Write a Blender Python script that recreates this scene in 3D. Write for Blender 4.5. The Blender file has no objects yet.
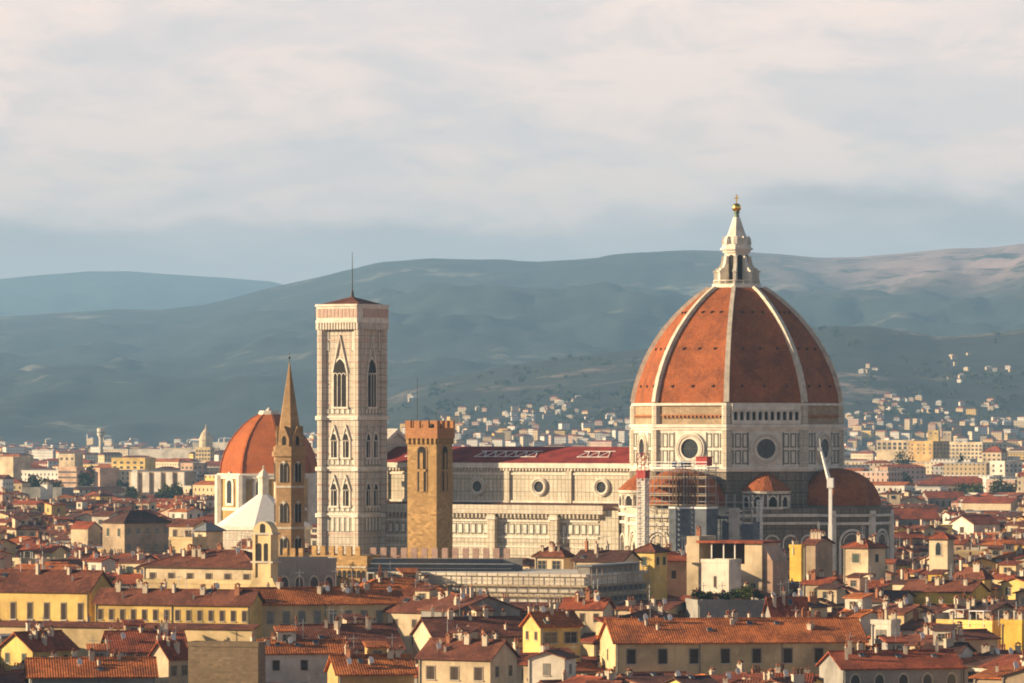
import bpy, bmesh, math, random
import numpy as np
from mathutils import Vector, Matrix, noise as mnoise

# ------------------------------------------------------------------ camera, sky, sun, exposure
C = bpy.context.scene.collection
scene = bpy.context.scene
FPX, CX, HY, CAMZ = 5000.0, 512.0, 424.0, 55.0     # focal length in pixels, centre column, horizon row, camera height
R = math.radians
cam_d = bpy.data.cameras.new('camera'); cam = bpy.data.objects.new('camera', cam_d); C.objects.link(cam)
cam.location = (0, 0, CAMZ); cam.rotation_euler = (R(90), 0, 0)
cam_d.sensor_width = 36; cam_d.lens = FPX * 36 / 1024
cam_d.shift_y = (HY - 341.5) / 1024
cam_d.clip_start = 1; cam_d.clip_end = 90000
scene.camera = cam

SUN_AZ, SUN_EL = -84.0, 15.0     # degrees from the direction back towards the camera (negative = from the left)
HAZE_DENSITY = 5.0e-5
sdir = Vector((math.sin(R(SUN_AZ)) * math.cos(R(SUN_EL)), -math.cos(R(SUN_AZ)) * math.cos(R(SUN_EL)), math.sin(R(SUN_EL))))
sun_d = bpy.data.lights.new('sun', 'SUN'); sun = bpy.data.objects.new('sun', sun_d); C.objects.link(sun)
sun_d.energy = 5.0; sun_d.angle = R(0.5); sun_d.color = (1.0, 0.76, 0.47)
sun.rotation_euler = sdir.to_track_quat('Z', 'Y').to_euler(); sun.location = (-400, 300, 600)

scene.view_settings.view_transform = 'Standard'; scene.view_settings.look = 'None'
scene.view_settings.exposure = 1.2; scene.view_settings.gamma = 1; scene.view_settings.use_curve_mapping = False
scene.render.engine = 'CYCLES'
scene.cycles.use_denoising = True; scene.cycles.filter_width = 1.9
scene.cycles.volume_bounces = 0; scene.cycles.max_bounces = 6; scene.cycles.diffuse_bounces = 3
scene.cycles.transparent_max_bounces = 12

class NT:
    def __init__(s, nt):
        s.t = nt; s.n = nt.nodes; s.l = nt.links
    def put(s, inp, v):
        if v is None: return
        if hasattr(v, 'is_linked') or isinstance(v, bpy.types.NodeSocket): s.l.new(v, inp)
        elif isinstance(v, (tuple, list)):
            inp.default_value = tuple(v) + ((1,) if len(v) == 3 and len(inp.default_value) == 4 else ())
        else: inp.default_value = v
    def new(s, ty, **k):
        n = s.n.new(ty)
        for a, b in k.items(): setattr(n, a, b)
        return n
    def math(s, op, a, b=None, c=None, clamp=False):
        n = s.new('ShaderNodeMath', operation=op, use_clamp=clamp)
        s.put(n.inputs[0], a); s.put(n.inputs[1], b)
        if c is not None: s.put(n.inputs[2], c)
        return n.outputs[0]
    def vmath(s, op, a, b=None):
        n = s.new('ShaderNodeVectorMath', operation=op)
        s.put(n.inputs[0], a); s.put(n.inputs[1], b)
        return n.outputs['Value'] if op in ('DOT_PRODUCT', 'LENGTH') else n.outputs[0]
    def mix(s, f, a, b, mode='MIX'):
        n = s.new('ShaderNodeMix', data_type='RGBA', blend_type=mode)
        s.put(n.inputs[0], f); s.put(n.inputs[6], a); s.put(n.inputs[7], b)
        return n.outputs[2]
    def ramp(s, f, lo, hi, smooth=True):
        n = s.new('ShaderNodeMapRange', interpolation_type='SMOOTHSTEP' if smooth else 'LINEAR')
        s.put(n.inputs[0], f); s.put(n.inputs[1], lo); s.put(n.inputs[2], hi)
        return n.outputs[0]
    def noise(s, vec, scale, detail=4, rough=.55, dist=0):
        n = s.new('ShaderNodeTexNoise')
        s.put(n.inputs['Vector'], vec); n.inputs['Scale'].default_value = scale
        n.inputs['Detail'].default_value = detail; n.inputs['Roughness'].default_value = rough; n.inputs['Distortion'].default_value = dist
        return n.outputs[0]
    def xyz(s, v):
        n = s.new('ShaderNodeSeparateXYZ'); s.put(n.inputs[0], v); return n.outputs
    def comb(s, x, y, z):
        n = s.new('ShaderNodeCombineXYZ'); s.put(n.inputs[0], x); s.put(n.inputs[1], y); s.put(n.inputs[2], z); return n.outputs[0]

world = bpy.data.worlds.new('World'); scene.world = world; world.use_nodes = True
w = NT(world.node_tree); w.n.clear()
sky = w.new('ShaderNodeTexSky', sky_type='NISHITA', sun_disc=False)
sky.sun_elevation = R(SUN_EL); sky.sun_rotation = math.atan2(sdir.x, sdir.y)
sky.altitude = 100; sky.air_density = 1.0; sky.dust_density = 1.5; sky.ozone_density = 1.5
tc = w.new('ShaderNodeTexCoord').outputs['Generated']
X, Y, Z = w.xyz(tc)
K = 12.6                                               # cloud radiance relative to the background strength
n_big = w.noise(w.comb(w.math('MULTIPLY', X, 17), w.math('MULTIPLY', Y, 17), w.math('MULTIPLY', Z, 58)), 1, 8, .58, .4)
n_fine = w.noise(w.comb(w.math('MULTIPLY', X, 46), w.math('MULTIPLY', Y, 46), w.math('MULTIPLY', Z, 150)), 1, 8, .62, .5)
n_edge = w.noise(w.comb(w.math('MULTIPLY', X, 34), w.math('MULTIPLY', Y, 34), w.math('MULTIPLY', Z, 60)), 1, 6, .55)
cream, lilac, grey = (1.0*K, .755*K, .635*K), (.80*K, .655*K, .60*K), (.54*K, .455*K, .435*K)
pale_bank = (.72*K, .60*K, .56*K)
veil = w.mix(w.ramp(n_big, .42, .60), cream, lilac)
veil = w.mix(w.math('MULTIPLY', w.ramp(n_fine, .46, .66), .38), veil, (.58*K, .54*K, .53*K))
zb = w.math('ADD', w.math('MULTIPLY_ADD', w.math('SUBTRACT', n_edge, .5), .017, .0400),
            w.math('MULTIPLY', w.ramp(X, .025, .065), .0075))
bank = w.ramp(w.math('SUBTRACT', zb, Z), -.0026, .0024)
bank_col = w.mix(w.ramp(n_big, .35, .62), pale_bank, grey)
bank_col = w.mix(w.math('MULTIPLY', w.ramp(Z, .040, .028), .85), bank_col, pale_bank)
cl = w.mix(bank, veil, bank_col)
cover = w.math('MULTIPLY', w.ramp(Z, .33, .09), .95)
bg = w.new('ShaderNodeBackground'); bg.inputs[1].default_value = .05
w.l.new(w.mix(cover, sky.outputs[0], cl), bg.inputs[0])
out = w.new('ShaderNodeOutputWorld'); w.l.new(bg.outputs[0], out.inputs[0])

# ------------------------------------------------------------------ helpers
def at(px, D, py=None, z=None):
    """the point that stands at distance D and shows at pixel column px (and row py)"""
    return Vector(((px - CX) * D / FPX, D, z if z is not None else CAMZ - (py - HY) * D / FPX if py is not None else 0))
def zat(py, D): return CAMZ - (py - HY) * D / FPX
def proj(p): return CX + p[0] * FPX / p[1], HY + (CAMZ - p[2]) * FPX / p[1]

class MB:
    def __init__(s): s.v, s.f, s.m = [], [], []
    def add(s, vs, fs, mat=0, M=None):
        b = len(s.v)
        s.v += [tuple(M @ Vector(p)) for p in vs] if M is not None else [tuple(p) for p in vs]
        s.f += [tuple(i + b for i in f) for f in fs]; s.m += [mat] * len(fs)
        return s
    def box(s, x0, x1, y0, y1, z0, z1, mat=0, M=None):
        return s.add([(x0,y0,z0),(x1,y0,z0),(x1,y1,z0),(x0,y1,z0),(x0,y0,z1),(x1,y0,z1),(x1,y1,z1),(x0,y1,z1)],
                     [(3,2,1,0),(4,5,6,7),(0,1,5,4),(1,2,6,5),(2,3,7,6),(3,0,4,7)], mat, M)
    def prism(s, poly, z0, z1, mat=0, M=None, top=None):
        n = len(poly); tp = top or poly
        return s.add([(x,y,z0) for x,y in poly] + [(x,y,z1) for x,y in tp],
                     [tuple(range(n))[::-1], tuple(range(n, 2*n))] + [(i,(i+1)%n,n+(i+1)%n,n+i) for i in range(n)], mat, M)
    def extr(s, prof, a, b, axis='x', mat=0, M=None):
        """closed profile of (u, z) points pushed along an axis from a to b"""
        n = len(prof)
        pt = (lambda t, u, z: (t, u, z)) if axis == 'x' else (lambda t, u, z: (u, t, z))
        return s.add([pt(a,u,z) for u,z in prof] + [pt(b,u,z) for u,z in prof],
                     [tuple(range(n))[::-1], tuple(range(n, 2*n))] + [(i,(i+1)%n,n+(i+1)%n,n+i) for i in range(n)], mat, M)
    def lathe(s, prof, n=16, a0=0., cx=0, cy=0, mat=0, M=None, cap=True):
        vs = [(cx + r*math.cos(a0+2*math.pi*k/n), cy + r*math.sin(a0+2*math.pi*k/n), z) for r, z in prof for k in range(n)]
        fs = [(j*n+k, j*n+(k+1)%n, (j+1)*n+(k+1)%n, (j+1)*n+k) for j in range(len(prof)-1) for k in range(n)]
        if cap: fs += [tuple(range(n))[::-1], tuple((len(prof)-1)*n+k for k in range(n))]
        return s.add(vs, fs, mat, M)
    def tube(s, p, q, r0, r1=None, n=6, mat=0):
        p, q = Vector(p), Vector(q); d = (q-p); L = d.length
        if L < 1e-6: return s
        M = Matrix.Translation(p) @ d.to_track_quat('Z', 'Y').to_matrix().to_4x4()
        return s.lathe([(r0, 0), (r0 if r1 is None else r1, L)], n, 0, 0, 0, mat, M)
    def ring(s, ri, ro, depth, n=24, mat=0, M=None, a=0., b=2*math.pi):
        """flat ring in local XZ, from y=0 to y=-depth, whole or an arc"""
        full = abs(b - a - 2*math.pi) < 1e-6; k = n if full else n + 1
        vs = []
        for i in range(k):
            t = a + (b-a)*i/n; c, q = math.cos(t), math.sin(t)
            vs += [(ri*c,0,ri*q),(ro*c,0,ro*q),(ro*c,-depth,ro*q),(ri*c,-depth,ri*q)]
        fs = []
        for i in range(n):
            j = (i+1) % k
            for e in range(4): fs.append((4*i+e, 4*i+(e+1)%4, 4*j+(e+1)%4, 4*j+e))
        if not full: fs += [(0,1,2,3), (4*n+3,4*n+2,4*n+1,4*n)]
        return s.add(vs, fs, mat, M)
    def disc(s, r, y=0., n=20, mat=0, M=None):
        return s.add([(r*math.cos(2*math.pi*i/n), y, r*math.sin(2*math.pi*i/n)) for i in range(n)], [tuple(range(n))], mat, M)
    def arch(s, wd, h, y0, y1, mat=0, M=None, pointed=False, n=8):
        """an arched slab: width wd, total height h, standing on z=0, between y0 and y1"""
        r = wd/2; pts = [(-r,0),(r,0)]
        if pointed:
            hh = wd*.866
            pts += [(-r+wd*math.cos(t), h-hh+wd*math.sin(t)) for t in [R(60)*i/n for i in range(n+1)]]
            pts += [(r-wd*math.cos(t), h-hh+wd*math.sin(t)) for t in [R(60)*(n-1-i)/n for i in range(n)]]
        else: pts += [(r*math.cos(t), h-r+r*math.sin(t)) for t in [math.pi*i/n for i in range(n+1)]]
        m = len(pts)
        return s.add([(u,y0,z) for u,z in pts]+[(u,y1,z) for u,z in pts],
                     [tuple(range(m))[::-1], tuple(range(m,2*m))]+[(i,(i+1)%m,m+(i+1)%m,m+i) for i in range(m)], mat, M)
    def mesh(s, name, mats, smooth=False):
        me = bpy.data.meshes.new(name); me.from_pydata(s.v, [], s.f)
        for m in (mats if isinstance(mats, (list, tuple)) else [mats]): me.materials.append(m)
        me.polygons.foreach_set('material_index', s.m)
        bm = bmesh.new(); bm.from_mesh(me); bmesh.ops.recalc_face_normals(bm, faces=bm.faces); bm.to_mesh(me); bm.free()
        if smooth: me.polygons.foreach_set('use_smooth', [True]*len(me.polygons))
        me.update(); return me
    def build(s, name, mats, parent=None, loc=(0,0,0), rotz=0, smooth=False):
        return put(name, s.mesh(name, mats, smooth), parent, loc, rotz)

def put(name, me, parent=None, loc=(0,0,0), rotz=0, scale=None):
    o = bpy.data.objects.new(name, me); C.objects.link(o); o.location = loc; o.rotation_euler = (0,0,rotz)
    if scale: o.scale = scale
    if parent is not None: o.parent = parent
    return o
def tag(o, label=None, cat=None, group=None, kind=None):
    if label: o['label'] = label
    if cat: o['category'] = cat
    if group: o['group'] = group
    if kind: o['kind'] = kind
    return o
def thing(name, label, cat, loc=(0,0,0), rotz=0, group=None):
    return tag(put(name, None, None, loc, rotz), label, cat, group)
def TR(x, y, z, a=0): return Matrix.Translation((x,y,z)) @ Matrix.Rotation(a, 4, 'Z')
def octo(r, a0=R(22.5), n=8): return [(r*math.cos(a0+2*math.pi*k/n), r*math.sin(a0+2*math.pi*k/n)) for k in range(n)]

# ------------------------------------------------------------------ materials
def base_mat(name, rough=.85):
    m = bpy.data.materials.new(name); m.use_nodes = True
    t = NT(m.node_tree); b = t.n['Principled BSDF']; b.inputs['Roughness'].default_value = rough
    b.inputs['Specular IOR Level'].default_value = .25
    return m, t, b
def wall_uv(t):
    g = t.new('ShaderNodeNewGeometry'); P, Nn = g.outputs['Position'], g.outputs['True Normal']
    tan = t.vmath('NORMALIZE', t.vmath('CROSS_PRODUCT', (0,0,1), Nn))
    return P, t.vmath('DOT_PRODUCT', tan, P), t.xyz(P)[2]
def bump(t, b, h, strength=.4, dist=.1):
    n = t.new('ShaderNodeBump'); n.inputs['Strength'].default_value = strength; n.inputs['Distance'].default_value = dist
    t.put(n.inputs['Height'], h); t.l.new(n.outputs[0], b.inputs['Normal'])
def sc(c, k): return tuple(x*k for x in c)

def plaster(name, col, amount=.6):
    m, t, b = base_mat(name, .9)
    P, u, z = wall_uv(t)
    big = t.noise(P, .11, 5, .6); mid = t.noise(P, .7, 5, .65)
    streak = t.noise(t.comb(t.math('MULTIPLY', u, 1.6), 0, t.math('MULTIPLY', z, .14)), 1, 4, .6)
    c = t.mix(t.ramp(big, .35, .7), col, sc(col, 1-amount*.8))
    c = t.mix(t.math('MULTIPLY', t.ramp(streak, .5, .72), amount), c, sc((col[0]*.62, col[1]*.6, col[2]*.62), 1))
    c = t.mix(t.math('MULTIPLY', t.ramp(mid, .52, .72), .5), c, sc(col, 1.15))
    t.l.new(c, b.inputs['Base Color']); bump(t, b, mid, .25, .05)
    return m
def tile(name, col, k=1.0, even=1.0):
    """weathered clay tiles: rows of channel tiles down the slope, courses across it, patches of age"""
    m, t, b = base_mat(name, .85)
    P, u, z = wall_uv(t)
    big = t.noise(P, .21, 6, .68); mid = t.noise(P, .9, 4, .7); fine = t.noise(P, 3.2, 3, .7)
    dark, pale = (col[0]*.32, col[1]*.36, col[2]*.5), (col[0]*1.3, col[1]*1.6, col[2]*1.8)
    c = t.mix(t.math('MULTIPLY', t.ramp(big, .38, .68), even), col, dark)
    c = t.mix(t.math('MULTIPLY', t.ramp(mid, .52, .72), .65*even), c, pale)
    c = t.mix(t.math('MULTIPLY', t.ramp(fine, .45, .66), .75*even), c, dark)
    for vs, amt in ((2.1, .55), (.33, .5)):
        vn = t.new('ShaderNodeTexVoronoi'); t.put(vn.inputs['Vector'], P); vn.inputs['Scale'].default_value = vs
        r_ = t.xyz(vn.outputs['Color'])[0]
        c = t.mix(t.math('MULTIPLY', t.ramp(r_, .55, 1.0), amt*even), c, dark)
        c = t.mix(t.math('MULTIPLY', t.ramp(r_, .35, .0), amt*.7*even), c, pale)
    row = t.math('SINE', t.math('MULTIPLY', u, 2*math.pi/.42))
    c = t.mix(t.math('MULTIPLY', t.ramp(row, .1, 1.0), .16*k), c, sc(dark, .8))
    t.l.new(c, b.inputs['Base Color']); bump(t, b, t.math('MULTIPLY_ADD', row, .3, t.math('ADD', fine, mid)), .6, .2)
    return m
def stone(name, col, bw=.9, bh=.4, contrast=.5):
    m, t, b = base_mat(name, .9)
    P, u, z = wall_uv(t)
    br = t.new('ShaderNodeTexBrick'); t.put(br.inputs['Vector'], t.comb(u, z, 0)); br.inputs['Scale'].default_value = 1
    t.put(br.inputs['Color1'], sc(col, 1.15)); t.put(br.inputs['Color2'], sc(col, 1-contrast*.6)); t.put(br.inputs['Mortar'], sc(col, .6))
    br.inputs['Mortar Size'].default_value = .02; br.inputs['Brick Width'].default_value = bw; br.inputs['Row Height'].default_value = bh
    big = t.noise(P, .18, 5, .65); f = t.noise(P, 1.6, 4, .7)
    c = t.mix(t.ramp(big, .35, .7), br.outputs[0], sc(col, .68))
    c = t.mix(t.math('MULTIPLY', t.ramp(f, .52, .75), .6), c, sc(col, 1.3))
    t.l.new(c, b.inputs['Base Color']); bump(t, b, f, .5, .12)
    return m
def marble(name, white, green, pw, ph, line=.16, dirt=.35):
    """white marble slabs framed by lines of dark green stone, weather streaked"""
    m, t, b = base_mat(name, .7)
    P, u, z = wall_uv(t)
    br = t.new('ShaderNodeTexBrick', offset=0.0); t.put(br.inputs['Vector'], t.comb(u, z, 0)); br.inputs['Scale'].default_value = 1
    t.put(br.inputs['Color1'], white); t.put(br.inputs['Color2'], sc(white, .78)); t.put(br.inputs['Mortar'], green)
    br.inputs['Mortar Size'].default_value = line; br.inputs['Brick Width'].default_value = pw; br.inputs['Row Height'].default_value = ph
    br.inputs['Mortar Smooth'].default_value = .1
    b2 = t.new('ShaderNodeTexBrick', offset=0.5); t.put(b2.inputs['Vector'], t.comb(u, z, 0)); b2.inputs['Scale'].default_value = 1
    t.put(b2.inputs['Color1'], (1,1,1)); t.put(b2.inputs['Color2'], (.8,.77,.72)); t.put(b2.inputs['Mortar'], (.62,.58,.52))
    b2.inputs['Mortar Size'].default_value = line*.5; b2.inputs['Brick Width'].default_value = pw*.5; b2.inputs['Row Height'].default_value = ph*.333
    big = t.noise(P, .13, 5, .6)
    streak = t.noise(t.comb(t.math('MULTIPLY', u, .9), 0, t.math('MULTIPLY', z, .1)), 1, 5, .65)
    c = t.mix(t.math('MULTIPLY', t.ramp(streak, .48, .7), dirt), t.mix(.8, br.outputs[0], b2.outputs[0], 'MULTIPLY'), (white[0]*.5, white[1]*.48, white[2]*.45))
    c = t.mix(t.math('MULTIPLY', t.ramp(big, .45, .7), .3), c, (white[0]*.82, white[1]*.68, white[2]*.58))
    t.l.new(c, b.inputs['Base Color'])
    return m
def plain(name, col, rough=.7, metal=0., var=.25, sc_=1.2):
    m, t, b = base_mat(name, rough); b.inputs['Metallic'].default_value = metal
    g = t.new('ShaderNodeNewGeometry')
    f = t.noise(g.outputs['Position'], sc_, 4, .6)
    t.l.new(t.mix(t.ramp(f, .35, .7), col, sc(col, 1-var)), b.inputs['Base Color'])
    return m
def glassy(name, col=(.02,.025,.03)):
    m, t, b = base_mat(name, .22); b.inputs['Specular IOR Level'].default_value = .5
    g = t.new('ShaderNodeNewGeometry'); f = t.noise(g.outputs['Position'], .6, 2, .5)
    t.l.new(t.mix(f, sc(col, .6), sc(col, 1.8)), b.inputs['Base Color']); return m

WALL = {k: plaster(k + '_plaster', c) for k, c in dict(
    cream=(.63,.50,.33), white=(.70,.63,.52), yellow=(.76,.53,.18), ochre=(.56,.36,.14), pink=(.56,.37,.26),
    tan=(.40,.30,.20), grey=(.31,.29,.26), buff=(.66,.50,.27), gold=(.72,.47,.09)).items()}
WALL['stone'] = stone('rubble_stone', (.25,.18,.11))
ROOF = {k: tile(k + '_tiles', c) for k, c in dict(
    red=(.38,.085,.032), orange=(.54,.145,.036), brown=(.225,.07,.036), dark=(.115,.048,.034)).items()}
ROOF['grey'] = plain('grey_sheet_roof', (.20,.21,.22), .5)
M = dict(
    trim=plain('stone_trim', (.52,.46,.37), .8), frame=plain('window_frame', (.30,.245,.175), .8), sill=plain('sill_stone', (.4,.36,.3), .8),
    glass=glassy('dark_window'), brownshut=plain('brown_shutter', (.05,.03,.02), .6), greenshut=plain('green_shutter', (.028,.045,.03), .6),
    greyshut=plain('grey_shutter', (.22,.21,.19), .6), under=plain('eave_timber_and_shade', (.09,.055,.035), .9),
    chim=plaster('chimney_render', (.60,.50,.38), .5), chimred=stone('chimney_brick', (.40,.17,.09), .4, .15), cap=tile('chimney_cap_tiles', (.34,.12,.06), 0),
    dish=plain('dish_white', (.72,.70,.66), .45, var=.1), metal=plain('galvanised_metal', (.35,.36,.37), .45, .6),
    iron=plain('dark_iron', (.06,.06,.065), .5, .4), gold=plain('gilded_copper', (.85,.52,.10), .3, 1.0, .1),
    copper=plain('green_copper', (.18,.25,.20), .6), red=plain('red_paint', (.36,.03,.028), .5), blue=plain('blue_tarp', (.05,.09,.2), .6),
    whitepaint=plain('white_paint', (.76,.74,.70), .5, var=.12),
    netting=plain('debris_netting', (.125,.14,.165), .9, var=.35, sc_=.5), canopy=plain('slate_canopy', (.028,.031,.04), .5, var=.4), beige_net=plain('beige_netting', (.55,.51,.45), .9, var=.35, sc_=.4),
    dark=plain('dark_interior', (.03,.027,.025), .9), plank=plain('scaffold_plank', (.42,.33,.22), .8),
    marble=marble('panelled_marble', (.67,.605,.485), (.33,.305,.235), 1.25, 3.35, .13, .55),
    marble_fine=marble('finely_panelled_marble', (.66,.60,.50), (.40,.365,.30), 1.3, 1.9, .11, .45),
    marble_rose=marble('rose_and_white_marble', (.66,.60,.51), (.36,.315,.26), 1.25, 1.75, .14, .4),
    marble_shaded=marble('dirty_shaded_marble', (.235,.20,.16), (.13,.12,.10), 2.4, 3.1, .2, .6),  # same marble, dirty, with shade painted into its darker colour
    rib_marble=plain('weathered_rib_marble', (.62,.54,.43), .7, var=.35, sc_=.6), whitestone=plain('white_marble', (.70,.635,.53), .65, var=.25, sc_=.5), greenstone=plain('green_serpentine', (.17,.18,.15), .6),
    rosestone=plain('rose_marble', (.50,.33,.26), .7),
    rawstone=stone('raw_masonry', (.40,.295,.19), 1.2, .5, .5),
    bargello=stone('honey_stone', (.45,.28,.12), .9, .45, .7), brick=stone('orange_brick', (.44,.205,.095), .5, .2, .4),
    badia=stone('brown_stone', (.37,.235,.12), .8, .4, .4),
    dome_tile=tile('dome_tiles', (.36,.10,.030), .9, .55), lorenzo_tile=tile('small_dome_tiles', (.42,.112,.030), .6, .3),
    deep_red=plain('deep_red_roof', (.27,.040,.032), .8, var=.45, sc_=.25), leadwhite=plain('white_roof_slabs', (.73,.70,.66), .6, var=.12),
)
# ------------------------------------------------------------------ the setting: ground, hills, air
def ground_mat():
    m, t, b = base_mat('ground_earth', .95)
    P = t.new('ShaderNodeNewGeometry').outputs['Position']
    f = t.noise(P, .004, 6, .65); g = t.noise(P, .03, 5, .65)
    c = t.mix(t.ramp(f, .42, .58), (.07,.085,.05), (.16,.135,.10))
    c = t.mix(t.math('MULTIPLY', t.ramp(g, .45, .65), .7), c, (.05,.065,.035))
    t.l.new(c, b.inputs['Base Color']); return m
def hill_mat(name, wood, field, rock, rock_z, patch=1.0, rock_x=-1e6):
    m, t, b = base_mat(name, .95)
    P = t.new('ShaderNodeNewGeometry').outputs['Position']; x, y, z = t.xyz(P)
    f = t.noise(P, .0011*patch, 6, .6); g = t.noise(P, .0045*patch, 6, .65); h = t.noise(P, .02*patch, 4, .65)
    c = t.mix(t.ramp(g, .4, .6), wood, sc(wood, .45))
    c = t.mix(t.math('MULTIPLY', t.ramp(f, .53, .62), t.ramp(g, .47, .56)), c, field)
    c = t.mix(t.math('MULTIPLY', t.ramp(h, .46, .62), .75), c, sc(wood, .55))
    rk = t.math('MULTIPLY', t.ramp(t.math('MULTIPLY_ADD', g, 260, z), rock_z, rock_z + 170), t.ramp(g, .36, .5))
    rk = t.math('MULTIPLY', rk, t.ramp(x, rock_x, rock_x + 900))
    c = t.mix(rk, c, rock)
    t.l.new(c, b.inputs['Base Color']); return m
MB().add([(-14000,-1500,0),(14000,-1500,0),(14000,36000,0),(-14000,36000,0)], [(0,1,2,3)]).build('ground', ground_mat())['kind'] = 'structure'

HILLS = {}
def interp(x, pts):
    xs, ys = zip(*pts); return float(np.interp(x, xs, ys))
def hill_z(key, px, D):
    ridge, Df, Dr, pw, amp, seed = HILLS[key]
    t = (D - Df) / (Dr - Df)
    zr = CAMZ - (interp(px, ridge) - HY) * Dr / FPX
    X = (px - CX) * D / FPX
    n1 = mnoise.fractal(Vector((X/1500 + seed, D/2600, seed)), .9, 2.1, 6)
    n2 = mnoise.fractal(Vector((X/300 + seed, D/520, 3.3)), .9, 2.1, 6)
    if t <= 1:
        t = max(t, 0); k = t ** pw
        return zr*k + (n1*amp*1.2 + n2*amp*.62) * math.sin(math.pi*min(t*.97+.03, 1))**.8 * max(zr, 0)/600 + n2*amp*.05*t - 1.5
    return zr * (1 - (t-1)*1.6) + n2*amp*.05 - 1.5
def hill(key, name, ridge, Df, Dr, pw, amp, seed, mat, x0=-330, x1=1354, step=7, rows=80):
    HILLS[key] = (ridge, Df, Dr, pw, amp, seed)
    ts = [i/rows for i in range(rows+1)] + [1.06, 1.14, 1.24]
    pxs = list(range(x0, x1+1, step)); mb = MB(); n = len(pxs)
    for t in ts:
        D = Df + t*(Dr-Df)
        for px in pxs: mb.v.append(((px-CX)*D/FPX, D, hill_z(key, px, D)))
    for j in range(len(ts)-1):
        for i in range(n-1): mb.f.append((j*n+i, j*n+i+1, (j+1)*n+i+1, (j+1)*n+i)); mb.m.append(0)
    o = mb.build(name, mat, smooth=True); o['kind'] = 'structure'; return o
hill('far', 'distant_hills', [(-330,284),(-120,280),(0,279),(40,275),(90,271),(130,271),(170,274),(220,277),(270,281),(310,290),(360,310),(420,330),(1354,380)],
     21000, 29500, 1.0, 60, 7.1, hill_mat('far_hill_wood', (.05,.065,.045), (.09,.10,.06), (.12,.11,.09), 2000, .6), rows=36)
hill('main', 'long_hill_ridge', [(-330,318),(-60,316),(0,316),(60,313),(110,309),(160,309),(200,305),(235,297),(260,290),(300,281),(340,271),(380,262),(430,258),(480,259),
     (540,261),(590,258),(640,252),(690,250),(740,251),(775,253),(820,257),(860,257),(900,253),(950,248),(990,247),(1024,243),(1100,240),(1354,246)],
     8200, 17500, 1.05, 75, 2.7, hill_mat('hill_wood', (.026,.040,.032), (.26,.235,.175), (.36,.25,.245), 500, 1.0, 450))
hill('near', 'wooded_foothill', [(-330,446),(250,446),(330,432),(375,402),(410,386),(440,377),(500,366),(560,358),(620,351),(700,341),(770,331),(830,325),(870,325),(905,330),(940,336),
     (980,333),(1024,328),(1100,322),(1354,330)], 6300, 9000, 1.25, 45, 5.2, hill_mat('foothill_wood', (.026,.036,.024), (.32,.23,.18), (.2,.17,.14), 5000, 2.2))

hz = MB().box(-13500, 13500, -1400, 33500, -2.5, 1120).build('haze', None or bpy.data.materials.new('haze_air'))
hz['kind'] = 'stuff'
hm_ = bpy.data.materials['haze_air']; hm_.use_nodes = True; t_ = NT(hm_.node_tree); t_.n.clear()
pv = t_.new('ShaderNodeVolumePrincipled'); pv.inputs['Density'].default_value = HAZE_DENSITY
pv.inputs['Color'].default_value = (.335, .605, .95, 1); pv.inputs['Anisotropy'].default_value = 0.0
ho = t_.new('ShaderNodeOutputMaterial'); t_.l.new(pv.outputs[0], ho.inputs['Volume'])

# ------------------------------------------------------------------ the cathedral
LM = []      # (thing, px box seen in the photograph, distance, phrase to point at it): what filler houses must not cover
CR = R(-30.5)
cath = thing('cathedral', 'huge marble cathedral with a ribbed octagonal red tiled dome and white lantern', 'cathedral', (59.3,1320,0), CR)
S_ANG = [R(-90+45*k) for k in range(8)]                 # facet normals, S first, then SE, E ...
def facet(a, r): return TR(r*math.cos(a), r*math.sin(a), 0, a + math.pi/2)   # local -y points outward
AP = math.cos(R(22.5))

# nave and aisles
b = MB().box(-105.5,-24,-10.5,10.5,30,44.3, 0)
for k in range(5):
    x = -25.6 - 19.2*k
    b.box(x-.8,x+.8,-11.1,-10.5,33,44.0,0); b.box(x-.8,x+.8,10.5,11.1,33,44.0,0)
for s in (-1, 1):
    for z0, z1, o in ((33.6,34.5,.35),(41.4,41.9,.25)): b.box(-105.5,-25,min(s*10.5,s*(10.5+o)),max(s*10.5,s*(10.5+o)),z0,z1,1)
b.build('clerestory_wall', [M['marble'], M['whitestone']], cath)
b = MB()
for s in (-1, 1):
    b.box(-106,-24.5,min(s*10.5,s*11.6),max(s*10.5,s*11.6),43.2,44.6,0)
    for k in range(80): b.box(-105+k, -104.6+k, min(s*10.5,s*11.3), max(s*10.5,s*11.3), 42.5, 43.2, 0)
b.build('nave_cornice', M['whitestone'], cath)
rf = MB().extr([(-11.7,44.6),(11.7,44.6),(0,48.9)], -105.5, -22, 'x').build('nave_roof', M['deep_red'], cath)
for x0, n in ((-98,3),(-76,6),(-44,3)):
    b = MB()
    for k in range(n):
        x = x0 + 3.2*k
        for p, q in (((x,-8,46.15),(x+1.6,-4,47.65)),((x+1.6,-4,47.65),(x+3.2,-8,46.15))): b.tube(p, q, .13, .13, 5)
    b.tube((x0,-4,47.7),(x0+3.2*n,-4,47.7),.1,.1,5); b.tube((x0,-8,46.2),(x0+3.2*n,-8,46.2),.1,.1,5)
    b.build('roof_walkway', M['whitepaint'], rf)
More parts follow.
